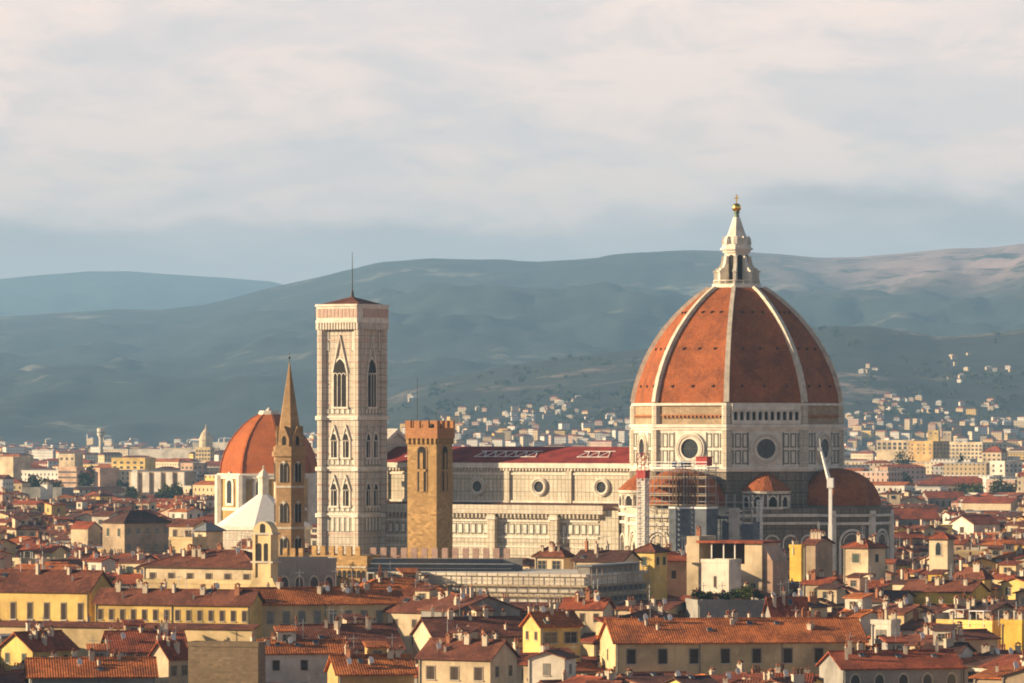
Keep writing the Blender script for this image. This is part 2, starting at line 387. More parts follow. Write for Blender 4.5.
def oculus(parent, Mx, ro, ri, name='round_window'):
    w_ = MB().ring(ri, ro, .55, 28, 0, Mx).ring(ri+.35*(ro-ri), ri+.75*(ro-ri), .75, 28, 1, Mx)
    o = w_.build(name, [M['whitestone'], M['trim']], parent)
    g_ = MB().disc(ri*1.02, -.12, 24, 0, Mx)
    for k in range(4):
        t = math.pi*k/4
        g_.add([(math.cos(t)*ri-.06*math.sin(t),-.2,math.sin(t)*ri+.06*math.cos(t)),(math.cos(t)*ri+.06*math.sin(t),-.2,math.sin(t)*ri-.06*math.cos(t)),
                (-math.cos(t)*ri+.06*math.sin(t),-.2,-math.sin(t)*ri-.06*math.cos(t)),(-math.cos(t)*ri-.06*math.sin(t),-.2,-math.sin(t)*ri+.06*math.cos(t))],[(0,1,2,3)],1,Mx)
    g_.build('pane', [M['glass'], M['iron']], o); return o
for k in range(4): oculus(cath, TR(-34.9-19.2*k,-10.5,38.2,0), 2.5, 1.5)
b = MB().box(-105.5,-24,-21,21,0,32.2,0)
b.add([(-105.5,-21,32.2),(-24,-21,32.2),(-24,-10.5,34),(-105.5,-10.5,34)],[(0,1,2,3)],2).add([(-105.5,21,32.2),(-24,21,32.2),(-24,10.5,34),(-105.5,10.5,34)],[(0,1,2,3)],2)
for s in (-1, 1):
    y = s*21
    for z0, z1, o, m in ((24.6,25.2,.3,1),(29.0,29.5,.35,1),(22.2,22.6,.2,1)): b.box(-105.5,-30,min(y,y+s*o),max(y,y+s*o),z0,z1,m)
aisle = b
b = MB()
for s in (-1, 1):
    y = s*21
    b.box(-106,-28,min(y,y+s*1.5),max(y,y+s*1.5),31.2,32.0,0); b.box(-106,-28,min(y+s*1.1,y+s*1.5),max(y+s*1.1,y+s*1.5),32.0,33.5,0)
    for k in range(64): b.box(-105.6+k*1.2,-105.1+k*1.2,min(y,y+s*1.2),max(y,y+s*1.2),30.0,31.2,0)
b.build('aisle_gallery', M['marble_fine'], cath)
for s in (-1, 1):
    for k in range(1, 5):
        x = -23.4 - 19.2*k
        MB().box(x-1.1,x+1.1,min(s*21,s*23),max(s*21,s*23),0,31.0,0).box(x-1.4,x+1.4,min(s*21,s*23.4),max(s*21,s*23.4),29.6,30.4,1).build('buttress', [M['marble'], M['whitestone']], cath)
# dark framed panels along the aisle frieze
b = aisle
for k in range(38):
    x = -104.4 + 2*k
    if min(abs(x - (-23.4-19.2*j)) for j in range(5)) < 2: continue
    b.box(x-.75,x+.75,-21.12,-21,25.7,28.5,3); b.box(x-.5,x+.5,-21.2,-21.12,26.0,28.2,1)
b.build('aisle_wall', [M['marble'], M['whitestone'], ROOF['dark'], M['greenstone']], cath)
MB().extr([(-22,0),(22,0),(22,34),(12,36),(12,46.5),(0,52.6),(-12,46.5),(-12,36),(-22,34)], -109, -105.5, 'x').build('facade', M['marble_fine'], cath)
MB().extr([(-12.4,46.3),(0,52.6),(12.4,46.3),(12.4,47.3),(0,53.7),(-12.4,47.3)], -109.4, -105.1, 'x').build('gable_coping', M['whitestone'], cath)

# east end body below the drum
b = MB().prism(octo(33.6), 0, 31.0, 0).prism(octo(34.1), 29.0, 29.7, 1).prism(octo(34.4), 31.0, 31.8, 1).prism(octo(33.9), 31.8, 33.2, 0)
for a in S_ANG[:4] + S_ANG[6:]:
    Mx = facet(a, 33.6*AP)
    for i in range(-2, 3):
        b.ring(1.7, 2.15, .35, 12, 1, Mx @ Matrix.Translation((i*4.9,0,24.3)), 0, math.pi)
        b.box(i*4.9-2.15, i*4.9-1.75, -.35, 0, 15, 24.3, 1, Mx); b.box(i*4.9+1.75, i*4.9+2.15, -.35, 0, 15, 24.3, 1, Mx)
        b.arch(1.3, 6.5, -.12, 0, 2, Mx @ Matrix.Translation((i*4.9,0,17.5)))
b.build('choir_wall', [M['marble_shaded'], M['whitestone'], M['dark']], cath)
b = MB().prism(octo(34.2), 31.9, 33.6, 0)
# drum
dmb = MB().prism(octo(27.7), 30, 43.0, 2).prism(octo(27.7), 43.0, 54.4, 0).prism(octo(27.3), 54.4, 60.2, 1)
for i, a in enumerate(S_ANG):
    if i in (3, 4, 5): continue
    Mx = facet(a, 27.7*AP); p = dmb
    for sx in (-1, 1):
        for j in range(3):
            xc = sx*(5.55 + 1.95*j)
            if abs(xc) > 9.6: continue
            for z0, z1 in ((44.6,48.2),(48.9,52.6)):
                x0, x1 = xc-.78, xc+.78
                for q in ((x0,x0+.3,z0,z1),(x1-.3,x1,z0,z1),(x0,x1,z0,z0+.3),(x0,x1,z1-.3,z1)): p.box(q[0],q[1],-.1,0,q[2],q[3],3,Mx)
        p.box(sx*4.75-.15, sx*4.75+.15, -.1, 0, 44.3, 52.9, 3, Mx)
drum = dmb.build('drum', [M['whitestone'], M['rawstone'], M['marble_shaded'], M['greenstone']], cath)
b = MB()
for z0, z1, r in ((42.7,43.2,28.2),(43.2,43.8,28.6),(53.5,54.1,28.1),(54.1,54.9,28.5),(59.8,60.45,28.0)): b.prism(octo(r), z0, z1, 0)
b.build('cornice', M['whitestone'], drum)
for k in range(8):
    a = R(22.5+45*k)
    c = MB()
    for z0, z1, r, m in ((30,42.5,1.45,1),(43.8,53.5,1.45,0),(54.9,59.8,1.3,0)): c.prism([(27.0*math.cos(a)+x, 27.0*math.sin(a)+y) for x, y in octo(r)], z0, z1, m)
    c.build('corner_pilaster', [M['marble_fine'], M['marble_shaded']], drum)
for i, a in enumerate(S_ANG):
    if i in (3, 4, 5): continue                         # the far side
    Mx = facet(a, 27.7*AP)
    oculus(drum, Mx @ Matrix.Translation((0,0,48.6)), 4.3, 2.55)
# arcaded gallery on the south-east face only; bare masonry with beam stubs elsewhere
Mx = facet(S_ANG[1], 27.3*AP)
g = MB().box(-9.3,9.3,-1.1,0,55.0,56.0,0,Mx).box(-9.3,9.3,-1.3,0,58.6,60.4,0,Mx).box(-9.3,9.3,-.2,0,56.0,58.6,1,Mx)
for k in range(12):
    x = -9.1 + k*18.2/11
    g.box(x-.32,x+.32,-1.1,-.2,56.0,58.6,0,Mx)
    if k < 11: g.ring(.5,.83,.5,8,0,Mx @ Matrix.Translation((x+.827,-.6,57.75)),0,math.pi)
g.build('arcaded_gallery', [M['whitestone'], M['dark']], drum)
for i in (0, 2, 7):
    Mx = facet(S_ANG[i], 27.3*AP); b = MB()
    for k in range(15): b.box(-8.2+k*1.17,-7.7+k*1.17,-.55,0,56.6,57.2,0,Mx)
    b.box(-9,9,-.3,0,57.2,57.5,0,Mx)
    b.build('beam_course', M['brick'], drum)
# the dome: eight webs, eight marble ribs
PROF = [(60.4,27.4),(63,26.95),(66.6,26.0),(70,24.75),(73.5,23.1),(76.9,21.1),(80,18.9),(83,16.35),(85.5,13.9),(87.7,11.45),(89.5,9.1),(90.9,7.0)]
dome = MB().lathe([(r, z) for z, r in PROF], 8, R(22.5)).build('dome', M['dome_tile'], cath)
for k in range(8):
    a = R(22.5+45*k); rb = MB(); ca, sa = math.cos(a), math.sin(a); vs = []
    for j, (z, r) in enumerate(PROF):
        wd = .70 - .24*j/11
        n = .8
        for rr, s in ((r-.6,-1),(r+n,-1),(r+n,1),(r-.6,1)): vs.append((rr*ca - s*wd*sa, rr*sa + s*wd*ca, z + (.35 if rr > r else 0)))
    fs = [(4*j+e,4*j+(e+1)%4,4*j+4+(e+1)%4,4*j+4+e) for j in range(len(PROF)-1) for e in range(4)] + [(0,1,2,3),(47,46,45,44)]
    rb.add(vs, fs).build('rib', M['rib_marble'], dome)
vent_me = MB().box(-.24,.24,-.3,.5,-.26,.3,0).box(-.34,.34,-.4,.5,.3,.42,1).mesh('vent', [M['dark'], M['dome_tile']])
for i in (0, 1, 2, 7):
    for zz, sp in ((64.8,6.0),(74.6,4.6),(84.2,2.7)):
        r = float(np.interp(zz, [p[0] for p in PROF], [p[1] for p in PROF]))*AP
        for j in (-1, 0, 1):
            Mv = facet(S_ANG[i], r) @ Matrix.Translation((j*sp, 0, zz)); o = put('vent', vent_me, dome); o.matrix_local = Mv
# the lantern
L = MB().prism(octo(6.9), 90.3, 91.1, 0).prism(octo(6.5), 91.1, 91.9, 0).prism(octo(3.2), 91.9, 100.6, 0).prism(octo(3.7), 100.2, 100.9, 0).prism(octo(4.3), 100.9, 101.5, 0).prism(octo(3.8), 101.5, 102.4, 0)
L.prism(octo(3.2), 102.4, 104.2, 0)
lantern = L.build('lantern', M['whitestone'], cath)
b = MB()
for k in range(16):
    a = 2*math.pi*k/16; b.tube((6.1*math.cos(a),6.1*math.sin(a),91.9),(6.1*math.cos(a),6.1*math.sin(a),92.8),.1)
b.lathe([(6.0,92.7),(6.25,92.7),(6.25,92.9),(6.0,92.9)],16,0,0,0,0,None,False).build('balustrade', M['whitestone'], lantern)
bt = MB().extr([(3.0,91.9),(6.0,91.9),(6.0,95.0),(5.5,96.0),(4.8,96.2),(4.2,97.2),(3.8,99.3),(3.0,99.3)], -.42, .42, 'y').extr([(5.1,95.7),(6.3,95.4),(6.3,95.0),(5.1,95.0)], -.55, .55, 'y').mesh('buttress', M['whitestone'])
wn = MB().arch(1.25, 7.0, -.12, .1).mesh('window', M['dark'])
nc = MB().extr([(3.0,102.4),(3.9,102.4),(3.8,103.6),(3.4,104.5),(3.0,104.5)], -.5, .5, 'y').mesh('niche', M['whitestone'])
for k in range(8):
    a = R(22.5+45*k)
    put('buttress', bt, lantern, rotz=a); put('niche', nc, lantern, rotz=a)
    o = put('window', wn, lantern); o.matrix_local = facet(R(45*k), 3.2*AP) @ Matrix.Translation((0,0,92.6))
lc = MB()
prof = [(2.8,104.2),(2.2,105.6),(1.65,107.2),(1.2,108.6),(.85,109.6)]
lc.lathe(prof, 8, R(22.5), mat=0).lathe([(.75,109.6),(.62,110.6),(.85,110.7),(.85,111.0),(.4,111.2)], 10, 0, 0, 0, 1).build('spire_cone', [M['whitestone'], M['copper']], lantern)
MB().lathe([(.05,110.95)]+[(1.2*math.cos(R(-80+20*i)),112.1+1.2*math.sin(R(-80+20*i))) for i in range(9)]+[(.05,113.35)], 18).build('ball', M['gold'], lantern, smooth=True)
MB().box(-.16,.16,-.16,.16,113.2,115.6).box(-.65,.65,-.14,.14,114.5,114.82).build('cross', M['gold'], lantern, rotz=R(30.5))

def tribune(ax, ay, face):
    t = MB(); P8 = lambda r: [(ax+x, ay+y) for x, y in octo(r)]
    t.prism(P8(14.0), 0, 31.0, 0).prism(P8(14.6), 28.9, 29.6, 1).prism(P8(15.0), 31.0, 31.7, 1).prism(P8(14.6), 31.7, 33.4, 0).prism(P8(11.4), 33, 34.2, 0)
    for k in range(8):
        a = R(45*k); Mx = TR(ax,ay,0) @ facet(a, 14.0*AP)
        t.ring(3.1,3.7,.4,14,1,Mx @ Matrix.Translation((0,0,24.2)),0,math.pi).ring(2.3,2.6,.3,14,1,Mx @ Matrix.Translation((0,0,24.2)),0,math.pi)
        for s in (-1, 1): t.box(s*3.4-.3,s*3.4+.3,-.4,0,8,24.2,1,Mx)
        t.arch(1.7, 11, -.15, 0, 2, Mx @ Matrix.Translation((0,0,13.5)), True)
        c_ = R(22.5+45*k); t.prism([(ax+14*math.cos(c_)+x, ay+14*math.sin(c_)+y) for x, y in octo(1.0)], 0, 32.6, 1)
    o = t.build('tribune', [M['marble_shaded' if face else 'marble'], M['whitestone'], M['dark']], cath)  # the tribune away from the sun takes the shade-darkened marble
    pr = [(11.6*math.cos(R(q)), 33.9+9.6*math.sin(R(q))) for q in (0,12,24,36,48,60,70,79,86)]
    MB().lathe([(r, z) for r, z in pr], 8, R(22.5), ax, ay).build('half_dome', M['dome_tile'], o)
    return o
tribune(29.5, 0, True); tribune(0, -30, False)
for i, a in ((1, S_ANG[1]), (7, S_ANG[7])):
    ex, ey = 25.6*math.cos(a), 25.6*math.sin(a); t = MB()
    t.lathe([(6.0,31),(6.0,37.3)], 24, 0, ex, ey, 0).lathe([(6.5,37.0),(6.7,37.7)], 24, 0, ex, ey, 1).lathe([(6.4,33.0),(6.4,33.6)],24,0,ex,ey,1)
    for k in range(-2, 3):
        q = a + R(36*k); Mx = TR(ex,ey,0) @ facet(q, 6.0)
        t.ring(.85,1.2,.35,10,1,Mx @ Matrix.Translation((0,0,35.4)),0,math.pi); t.arch(1.7,3.0,-.15,.1,2,Mx @ Matrix.Translation((0,0,33.6)))
        for s in (-1, 1): t.tube(Mx @ Vector((s*1.35,-.2,33.6)), Mx @ Vector((s*1.35,-.2,36.6)), .25, .25, 6, 1)
    o = t.build('exedra', [M['marble_shaded' if i == 1 else 'marble'], M['whitestone'], M['dark']], cath)  # shade-darkened marble on the south-east exedra, plain marble on the other
    MB().lathe([(6.8,37.7),(4.5,39.9),(2.2,41.6),(.15,42.4)], 16, 0, ex, ey).build('cone_roof', M['dome_tile'], o)
LM += [(cath, (387,196,884,548), 1290, 'the great dome')]

# scaffolding on the south arm of the cathedral
sf = thing('scaffolding', 'tall scaffold with grey netting and plank decks against the sunlit cathedral flank', 'scaffolding', cath.matrix_basis @ Vector((-3.5,-46,0)), CR)
NX, NZ = 9, 23
b = MB()
for i in range(NX+1):
    x = 19*i/NX
    for y in (0, 5.5): b.tube((x,y,0),(x,y,45.5 if 2 < i else 42),.11,.11,5)
for k in range(1, NZ):
    z = 45*k/NZ
    for y in (0, 5.5): b.tube((0,y,z),(19,y,z),.08,.08,5)
    for x in (0, 19): b.tube((x,0,z),(x,5.5,z),.08,.08,5)
b.build('scaffold_poles', M['metal'], sf)
for z in (34.2,36.6,39.0,41.4): MB().box(-.2,19.2,-.1,5.6,z,z+.25).build('deck', M['plank'], sf)
MB().box(-.6,19.6,-.5,6.2,43.6,44.0).box(-.6,19.6,-.55,-.42,44.4,44.6).box(-.6,19.6,-.55,-.42,45.2,45.4).build('top_deck', M['whitepaint'], sf)
MB().box(8.5,19.35,-.32,-.22,0,33.4).box(19.22,19.32,-.3,5.8,0,33.4).box(8.4,19.45,-.4,-.34,33.4,33.9,1).box(19.34,19.4,-.3,5.8,33.4,33.9,1).build('netting', [M['netting'], M['whitepaint']], sf)
MB().box(15.4,18.6,1.4,4.2,44.3,46.5).box(15.2,18.8,1.2,4.4,46.5,46.7).build('red_container', M['red'], sf)
for x, m in ((9.0,'blue'),(10.6,'whitepaint'),(11.8,'blue'),(13.0,'iron')):
    MB().box(x,x+.9,.4,1.6,44.0,45.5).box(x-.05,x+.95,.35,1.65,45.5,45.6).build('crate', M[m], sf)
b = MB()
for k in range(9): b.box(9.3+.9*k,9.75+.9*k,-.1,0,34.6,42.6)
b.build('dark_screen', M['under'], sf)
hoist = thing('hoist_mast', 'white lattice hoist mast with a red cabin beside the scaffold', 'hoist', at(643,1274), CR)
def lattice(parent, name, wd, h, mat, r=.12, step=1.6):
    b = MB(); q = wd/2; cs = [(-q,-q),(q,-q),(q,q),(-q,q)]
    for x, y in cs: b.tube((x,y,0),(x,y,h),r*1.4,r*1.4,5)
    n = int(h/step)
    for k in range(n):
        z0, z1 = h*k/n, h*(k+1)/n
        for i in range(4):
            p, r_ = cs[i], cs[(i+1)%4]
            b.tube((*p,z0),(*r_,z1),r,r,4); b.tube((*p,z1),(*r_,z1),r,r,4)
    return b.build(name, mat, parent)
lattice(hoist, 'mast', 2.1, 43, M['whitepaint'], .12, 1.3)
MB().box(-.75,.75,-.6,.6,.2,40).build('mast_panel', M['whitestone'], hoist)
MB().box(-1.3,1.3,-1.2,1.2,41.2,43.0).box(-1.45,1.45,-1.35,1.35,43.0,43.25).build('cabin', M['red'], hoist)
lattice(hoist, 'top_frame', 2.2, 4.2, M['red'], .07, 1.4).location = (0,0,43.3)
dk = thing('scaffold_tower', 'shaded scaffold tower in dark netting against the choir wall right of the main scaffold', 'scaffolding', at(739,1279), CR)
b = MB()
for x in (-5,-2.5,0,2.5,5):
    for y in (-2,2): b.tube((x,y,0),(x,y,37),.1,.1,5)
for k in range(18):
    for y in (-2,2): b.tube((-5,y,2*k+1),(5,y,2*k+1),.08,.08,5)
b.build('scaffold_poles', M['metal'], dk)
MB().box(-5.2,0,-2.2,-2.1,0,31.5).box(5.1,5.2,-2,2,0,30).box(1.8,5.2,-2.25,-2.15,0,29.5).build('netting', M['netting'], dk)
MB().box(-1.6,1.4,-2.6,-2.1,0,33.5).box(-2.2,2.0,-2.8,-2.1,29.8,30.3).box(-2.2,2.0,-2.8,-2.1,32.6,33.0).build('beige_sheet', M['beige_net'], dk)
mast = thing('lattice_mast', 'thin pale lattice mast standing in shade before the small conical roof', 'mast', at(759.5,1278), CR)
lattice(mast, 'mast', 1.0, 35.5, M['whitepaint'], .1, 1.0)
lift = thing('boom_lift', 'white telescopic crane boom bent at its elbow before the shaded right tribune', 'crane', at(830.5,1268), R(-15))
b = MB().box(-.5,.5,-.5,.5,1.2,29.5).box(-.42,.42,-.42,.42,29.5,41)
b.build('lower_boom', M['whitepaint'], lift)
b = MB().tube((.0,0,39.5),(-2.6,0,49.0),.62,.3,8).box(-.8,.8,-.7,.7,38.8,41.3); b.build('upper_boom', M['whitepaint'], lift)
MB().tube((-2.6,0,49.0),(-2.8,0,51.4),.12,.1,6).box(-3.3,-2.2,-.5,.5,48.2,49.1).build('basket', M['metal'], lift)
MB().box(-1.6,1.6,-1.6,1.6,0,1.2).box(-4,4,-.5,.5,0,.4).build('base', M['iron'], lift)

# ------------------------------------------------------------------ the marble bell tower
ct = thing('bell_tower', 'tall square white and rose marble bell tower with a low tiled cap', 'bell tower', (at(352.3,1349).x,1349,0), CR)
H = 6.0
ZL = [0, 30.4, 42.9, 56.6, 80.8]
b = MB().box(-H,H,-H,H,0,81.0,0)
for z in ZL[1:4]: b.box(-H-.35,H+.35,-H-.35,H+.35,z-.5,z,1).box(-H-.6,H+.6,-H-.6,H+.6,z,z+.55,1)
for z in (25.4, 34.6, 47.2, 60.4, 71.5, 77.5): b.box(-H-.1,H+.1,-H-.1,H+.1,z,z+.3,2)
for a in (0, math.pi/2, math.pi, -math.pi/2):
    Mf = Matrix.Rotation(a, 4, 'Z') @ Matrix.Translation((0,-H,0))
    for z0, z1 in ((31.4,33),(43.9,45.6),(57.6,59.2),(74.5,80),(26,30)):
        for k in range(6):
            x = -4.1+1.64*k
            if z0 > 70 and abs(x) < 3: continue
            b.box(x-.6,x+.6,-.09,0,z0,z1,3,Mf); b.box(x-.4,x+.4,-.13,-.09,z0+.2,z1-.2,1,Mf)
b.build('shaft', [M['marble_rose'], M['whitestone'], M['rosestone'], M['greenstone']], ct)
for x in (-1, 1):
    for y in (-1, 1):
        c = MB().prism([(x*(H-.2)+u, y*(H-.2)+v) for u, v in octo(1.45)], 0, 81.0, 0)
        for z in ZL[1:4]: c.prism([(x*(H-.2)+u, y*(H-.2)+v) for u, v in octo(2.0)], z-.5, z+.55, 1)
        for z in (25.4, 34.6, 38.7, 47.2, 52, 60.4, 66, 71.5, 77.5): c.prism([(x*(H-.2)+u, y*(H-.2)+v) for u, v in octo(1.62)], z, z+.3, 2)
        c.build('corner_buttress', [M['marble_rose'], M['whitestone'], M['rosestone']], ct)
b = MB(); Bq = H + .6
for k, (z0, z1, o) in enumerate(((81.0,82.2,.2),(82.2,82.9,1.1),(82.9,86.6,.9),(86.6,87.2,1.2))): b.prism(octo2 if False else [(s*(Bq+o), q*(Bq+o)) for s, q in ((-1,-.82),(-.82,-1),(.82,-1),(1,-.82),(1,.82),(.82,1),(-.82,1),(-1,.82))], z0, z1, 0)
for k in range(15):
    p = -Bq+.4 + (2*Bq-.8)*k/14
    for s in (-1, 1): b.box(p-.22,p+.22,min(s*H,s*(Bq+1)),max(s*H,s*(Bq+1)),80.4,82.2,0); b.box(min(s*H,s*(Bq+1)),max(s*H,s*(Bq+1)),p-.22,p+.22,80.4,82.2,0)
b.build('crown_parapet', M['whitestone'], ct)
b = MB()
for k in range(11):
    p = -5.9+1.18*k
    for a in range(4): b.box(p-.42,p+.42,-Bq-1.0,-Bq-.9,83.6,86.0,0,Matrix.Rotation(a*math.pi/2,4,'Z'))
b.build('parapet_panel', M['rosestone'], ct)
MB().prism([(-6.9,-6.9),(6.9,-6.9),(6.9,6.9),(-6.9,6.9)], 87.0, 89.3, 0, top=[(-.3,-.3),(.3,-.3),(.3,.3),(-.3,.3)]).build('cap_roof', ROOF['brown'], ct)
MB().tube((0,0,89),(0,0,91),.6,.3,8).tube((0,0,91),(0,0,101.5),.2,.07,6).build('flag_pole', M['iron'], ct)
def tower_win(parent, Mx, wd, h, lights, gable=0, mats=None, gap=.34):
    """pointed window of several lights under one arch: dark opening, mullions, frame, gable"""
    f = MB().arch(wd+1.0, h+.6, -.25, 0, 0, Mx, True)
    f.box(-wd/2-.7,wd/2+.7,-.5,0,-.5,0,0,Mx)
    if gable:
        for s in (-1, 1): f.add([(s*(wd/2+.6),-.45,h*.72),(s*(wd/2+.15),-.45,h*.72),(0,-.45,h+gable-.6),(0,-.45,h+gable),(s*(wd/2+.6),0,h*.72),(s*(wd/2+.15),0,h*.72),(0,0,h+gable-.6),(0,0,h+gable)],
                                [(0,1,2,3),(4,5,6,7),(0,1,5,4),(1,2,6,5),(2,3,7,6),(3,0,4,7)],0,Mx)
    o = f.build('window', mats or [M['whitestone']], parent)
    MB().arch(wd, h, -.32, -.25, 0, Mx, True).build('opening', M['dark'], o)
    q = MB(); lw = wd/lights
    for i in range(1, lights): q.tube(Mx @ Vector((-wd/2+lw*i,-.42,0)), Mx @ Vector((-wd/2+lw*i,-.42,h*.68)), .13, .13, 6)
    for i in range(lights): q.ring(lw*.36, lw*.5, .14, 8, 0, Mx @ Matrix.Translation((-wd/2+lw*(i+.5),-.34,h*.66)), 0, math.pi)
    q.build('tracery', M['whitestone'], o); return o
for a in (0, math.pi/2, math.pi, -math.pi/2):
    Mf = Matrix.Rotation(a, 4, 'Z') @ Matrix.Translation((0,-H,0))
    tower_win(ct, Mf @ Matrix.Translation((0,0,59.6)), 3.9, 12.9, 3, 6.5)
    for x in (-1.9, 1.9):
        tower_win(ct, Mf @ Matrix.Translation((x,0,46.0)), 1.75, 6.4, 2, 2.4)
        tower_win(ct, Mf @ Matrix.Translation((x,0,33.0)), 1.75, 6.0, 2, 2.4)
LM += [(ct, (317,253,388,548), 1338, 'the marble bell tower')]

# ------------------------------------------------------------------ the battlemented tower
bt_ = thing('fortress_tower', 'square honey coloured stone tower with brick battlements and tall arched bell openings', 'tower', (at(430,1010).x,1010,0), R(-28))
q = 3.35
b = MB().box(-q,q,-q,q,0,52.6,0).build('shaft', M['bargello'], bt_)
c = MB().box(-q-.35,q+.35,-q-.35,q+.35,52.1,54.2,0)
for k in range(7):
    p = -q+.25+(2*q-.5)*k/6
    for a in range(4): c.box(p-.2,p+.2,-q-.35,-q,51.0,52.1,1,Matrix.Rotation(a*math.pi/2,4,'Z'))
c.build('battlement_walk', [M['brick'], M['bargello']], bt_)
me = MB().box(-.62,.62,-.35,.35,0,1.5).mesh('merlon', M['brick'])
for a in range(4):
    for k in range(4):
        p = -q-.35+.62 + (2*q+.7-1.24)*k/3
        if k == 3: continue
        o = put('merlon', me, bt_); o.matrix_local = Matrix.Rotation(a*math.pi/2,4,'Z') @ TR(p,-q,54.2)
MB().box(-1.2,1.2,-1.2,1.2,54.2,54.9).tube((-1.9,-1.9,54),(-1.9,-1.9,64.5),.1,.05,6).tube((1.2,.5,54),(1.2,.5,57.5),.07,.05,6).build('flag_pole', M['iron'], bt_)
for a in range(4):
    Mf = Matrix.Rotation(a*math.pi/2,4,'Z') @ TR(0,-q,0)
    o = MB().arch(2.5,9.6,-.12,0,0,Mf @ Matrix.Translation((0,0,41.2))).build('bell_opening', M['badia'], bt_)
    d = MB().arch(1.9,9.1,-.16,-.12,0,Mf @ Matrix.Translation((0,0,41.4))).build('opening', M['dark'], o)
    e = MB().box(-.5,.5,-.24,-.16,41.4,45.6,0,Mf).box(-1.0,1.0,-.3,-.16,45.4,45.9,0,Mf).box(-.35,.35,-.26,-.16,46,49.2,0,Mf).build('infill', M['bargello'], o)
LM += [(bt_, (406,378,454,547), 1000, 'the battlemented tower')]

# ------------------------------------------------------------------ the slender stone spire
sp = thing('spire_tower', 'slender brown stone hexagonal bell tower with a sharp pyramid spire', 'bell tower', (at(289.5,1020).x,1020,0), R(8))
hexa = lambda r: octo(r, R(30), 6)
b = MB().prism(hexa(3.25), 0, 47.5, 0)
for z in (33.6, 42.0, 27.0): b.prism(hexa(3.45), z, z+.45, 1)
b.build('shaft', [M['badia'], M['trim']], sp)
b = MB().prism(hexa(3.5),47.5,48.4,0).prism(hexa(3.95),48.4,49.4,0).prism(hexa(3.6),49.4,50.4,0)
b.build('cornice', M['badia'], sp)
MB().prism(hexa(2.95), 50.4, 67.6, 0, top=hexa(.1)).build('spire', M['badia'], sp)
MB().tube((0,0,67.3),(0,0,69.6),.09,.05,5).lathe([(.05,68.2),(.28,68.5),(.05,68.8)],8).build('finial', M['iron'], sp)
for k in range(6):
    a = R(60*k); Mf = facet(a, 2.95*.866)
    g = MB().extr([(-1.15,50.4),(1.15,50.4),(1.15,52.0),(0,54.6),(-1.15,52.0)], -.2, 1.4, 'y', 0, Mf).build('gablet', M['badia'], sp)
    MB().arch(.8,1.9,-.26,-.2,0,Mf @ Matrix.Translation((0,0,50.7)),True).build('opening', M['dark'], g)
    Mf = facet(a, 3.25*.866)
    for z, h in ((43.2,3.9),(35.0,3.9),(28.4,3.4)):
        o = MB().arch(1.9,h+.5,-.2,0,0,Mf @ Matrix.Translation((0,0,z)),True).build('window', M['trim'], sp)
        p_ = MB()
        for x in (-.42,.42): p_.arch(.68,h,-.26,-.2,0,Mf @ Matrix.Translation((x,0,z)),True)
        p_.build('opening', M['dark'], o)
LM += [(sp, (273,353,306,546), 1010, 'the slender spire')]

# ------------------------------------------------------------------ the smaller red dome
sl = thing('domed_chapel', 'ochre and white chapel under a smaller red tiled dome left of the bell tower', 'church', (at(269,1650).x,1650,0), R(-8))
b = MB().prism(octo(16.6),0,37.4,0).prism(octo(17.2),37.0,38.0,1).prism(octo(17.5),38.0,38.8,1)
for k in range(8):
    a = R(22.5+45*k); b.prism([(16.5*math.cos(a)+x,16.5*math.sin(a)+y) for x, y in octo(1.7)], 0, 38.3, 1)
    Mf = facet(R(45*k), 16.6*AP)
    b.box(-6.3,6.3,-.2,0,26.6,27.6,1,Mf)
b.build('drum', [WALL['ochre'], M['whitestone']], sl)
for k in range(8):
    Mf = facet(R(45*k), 16.6*AP)
    o = MB().arch(4.8,9.6,-.45,0,0,Mf @ Matrix.Translation((0,0,28.2))).extr([(-3.2,37.0),(3.2,37.0),(0,39.4)],-.6,0,'y',0,Mf).build('window', M['whitestone'], sl)
    MB().arch(2.7,7.6,-.5,-.45,0,Mf @ Matrix.Translation((0,0,29.0))).build('pane', M['glass'], o)
LP = [(38.8,16.4),(42,16.0),(45.5,15.0),(49,13.3),(52,11.1),(55,8.3),(57.2,5.4),(58.2,3.4)]
dm = MB().lathe([(r,z) for z, r in LP], 8, R(22.5)).build('dome', M['lorenzo_tile'], sl)
for k in range(8):
    a = R(22.5+45*k); vs = []
    for z, r in LP:
        for rr, s in ((r-.4,-1),(r+.25,-1),(r+.25,1),(r-.4,1)): vs.append((rr*math.cos(a)-s*.35*math.sin(a), rr*math.sin(a)+s*.35*math.cos(a), z))
    MB().add(vs, [(4*j+e,4*j+(e+1)%4,4*j+4+(e+1)%4,4*j+4+e) for j in range(len(LP)-1) for e in range(4)]+[(0,1,2,3),(31,30,29,28)]).build('rib', M['lorenzo_tile'], dm)
MB().prism(octo(3.6),57.9,58.9).prism(octo(3.2),58.9,59.4).lathe([(1.0,59.4),(.7,60.0),(.1,60.5)],8).build('lantern_base', M['whitestone'], sl)
LM += [(sl, (217,404,319,507), 1630, 'the smaller red dome')]

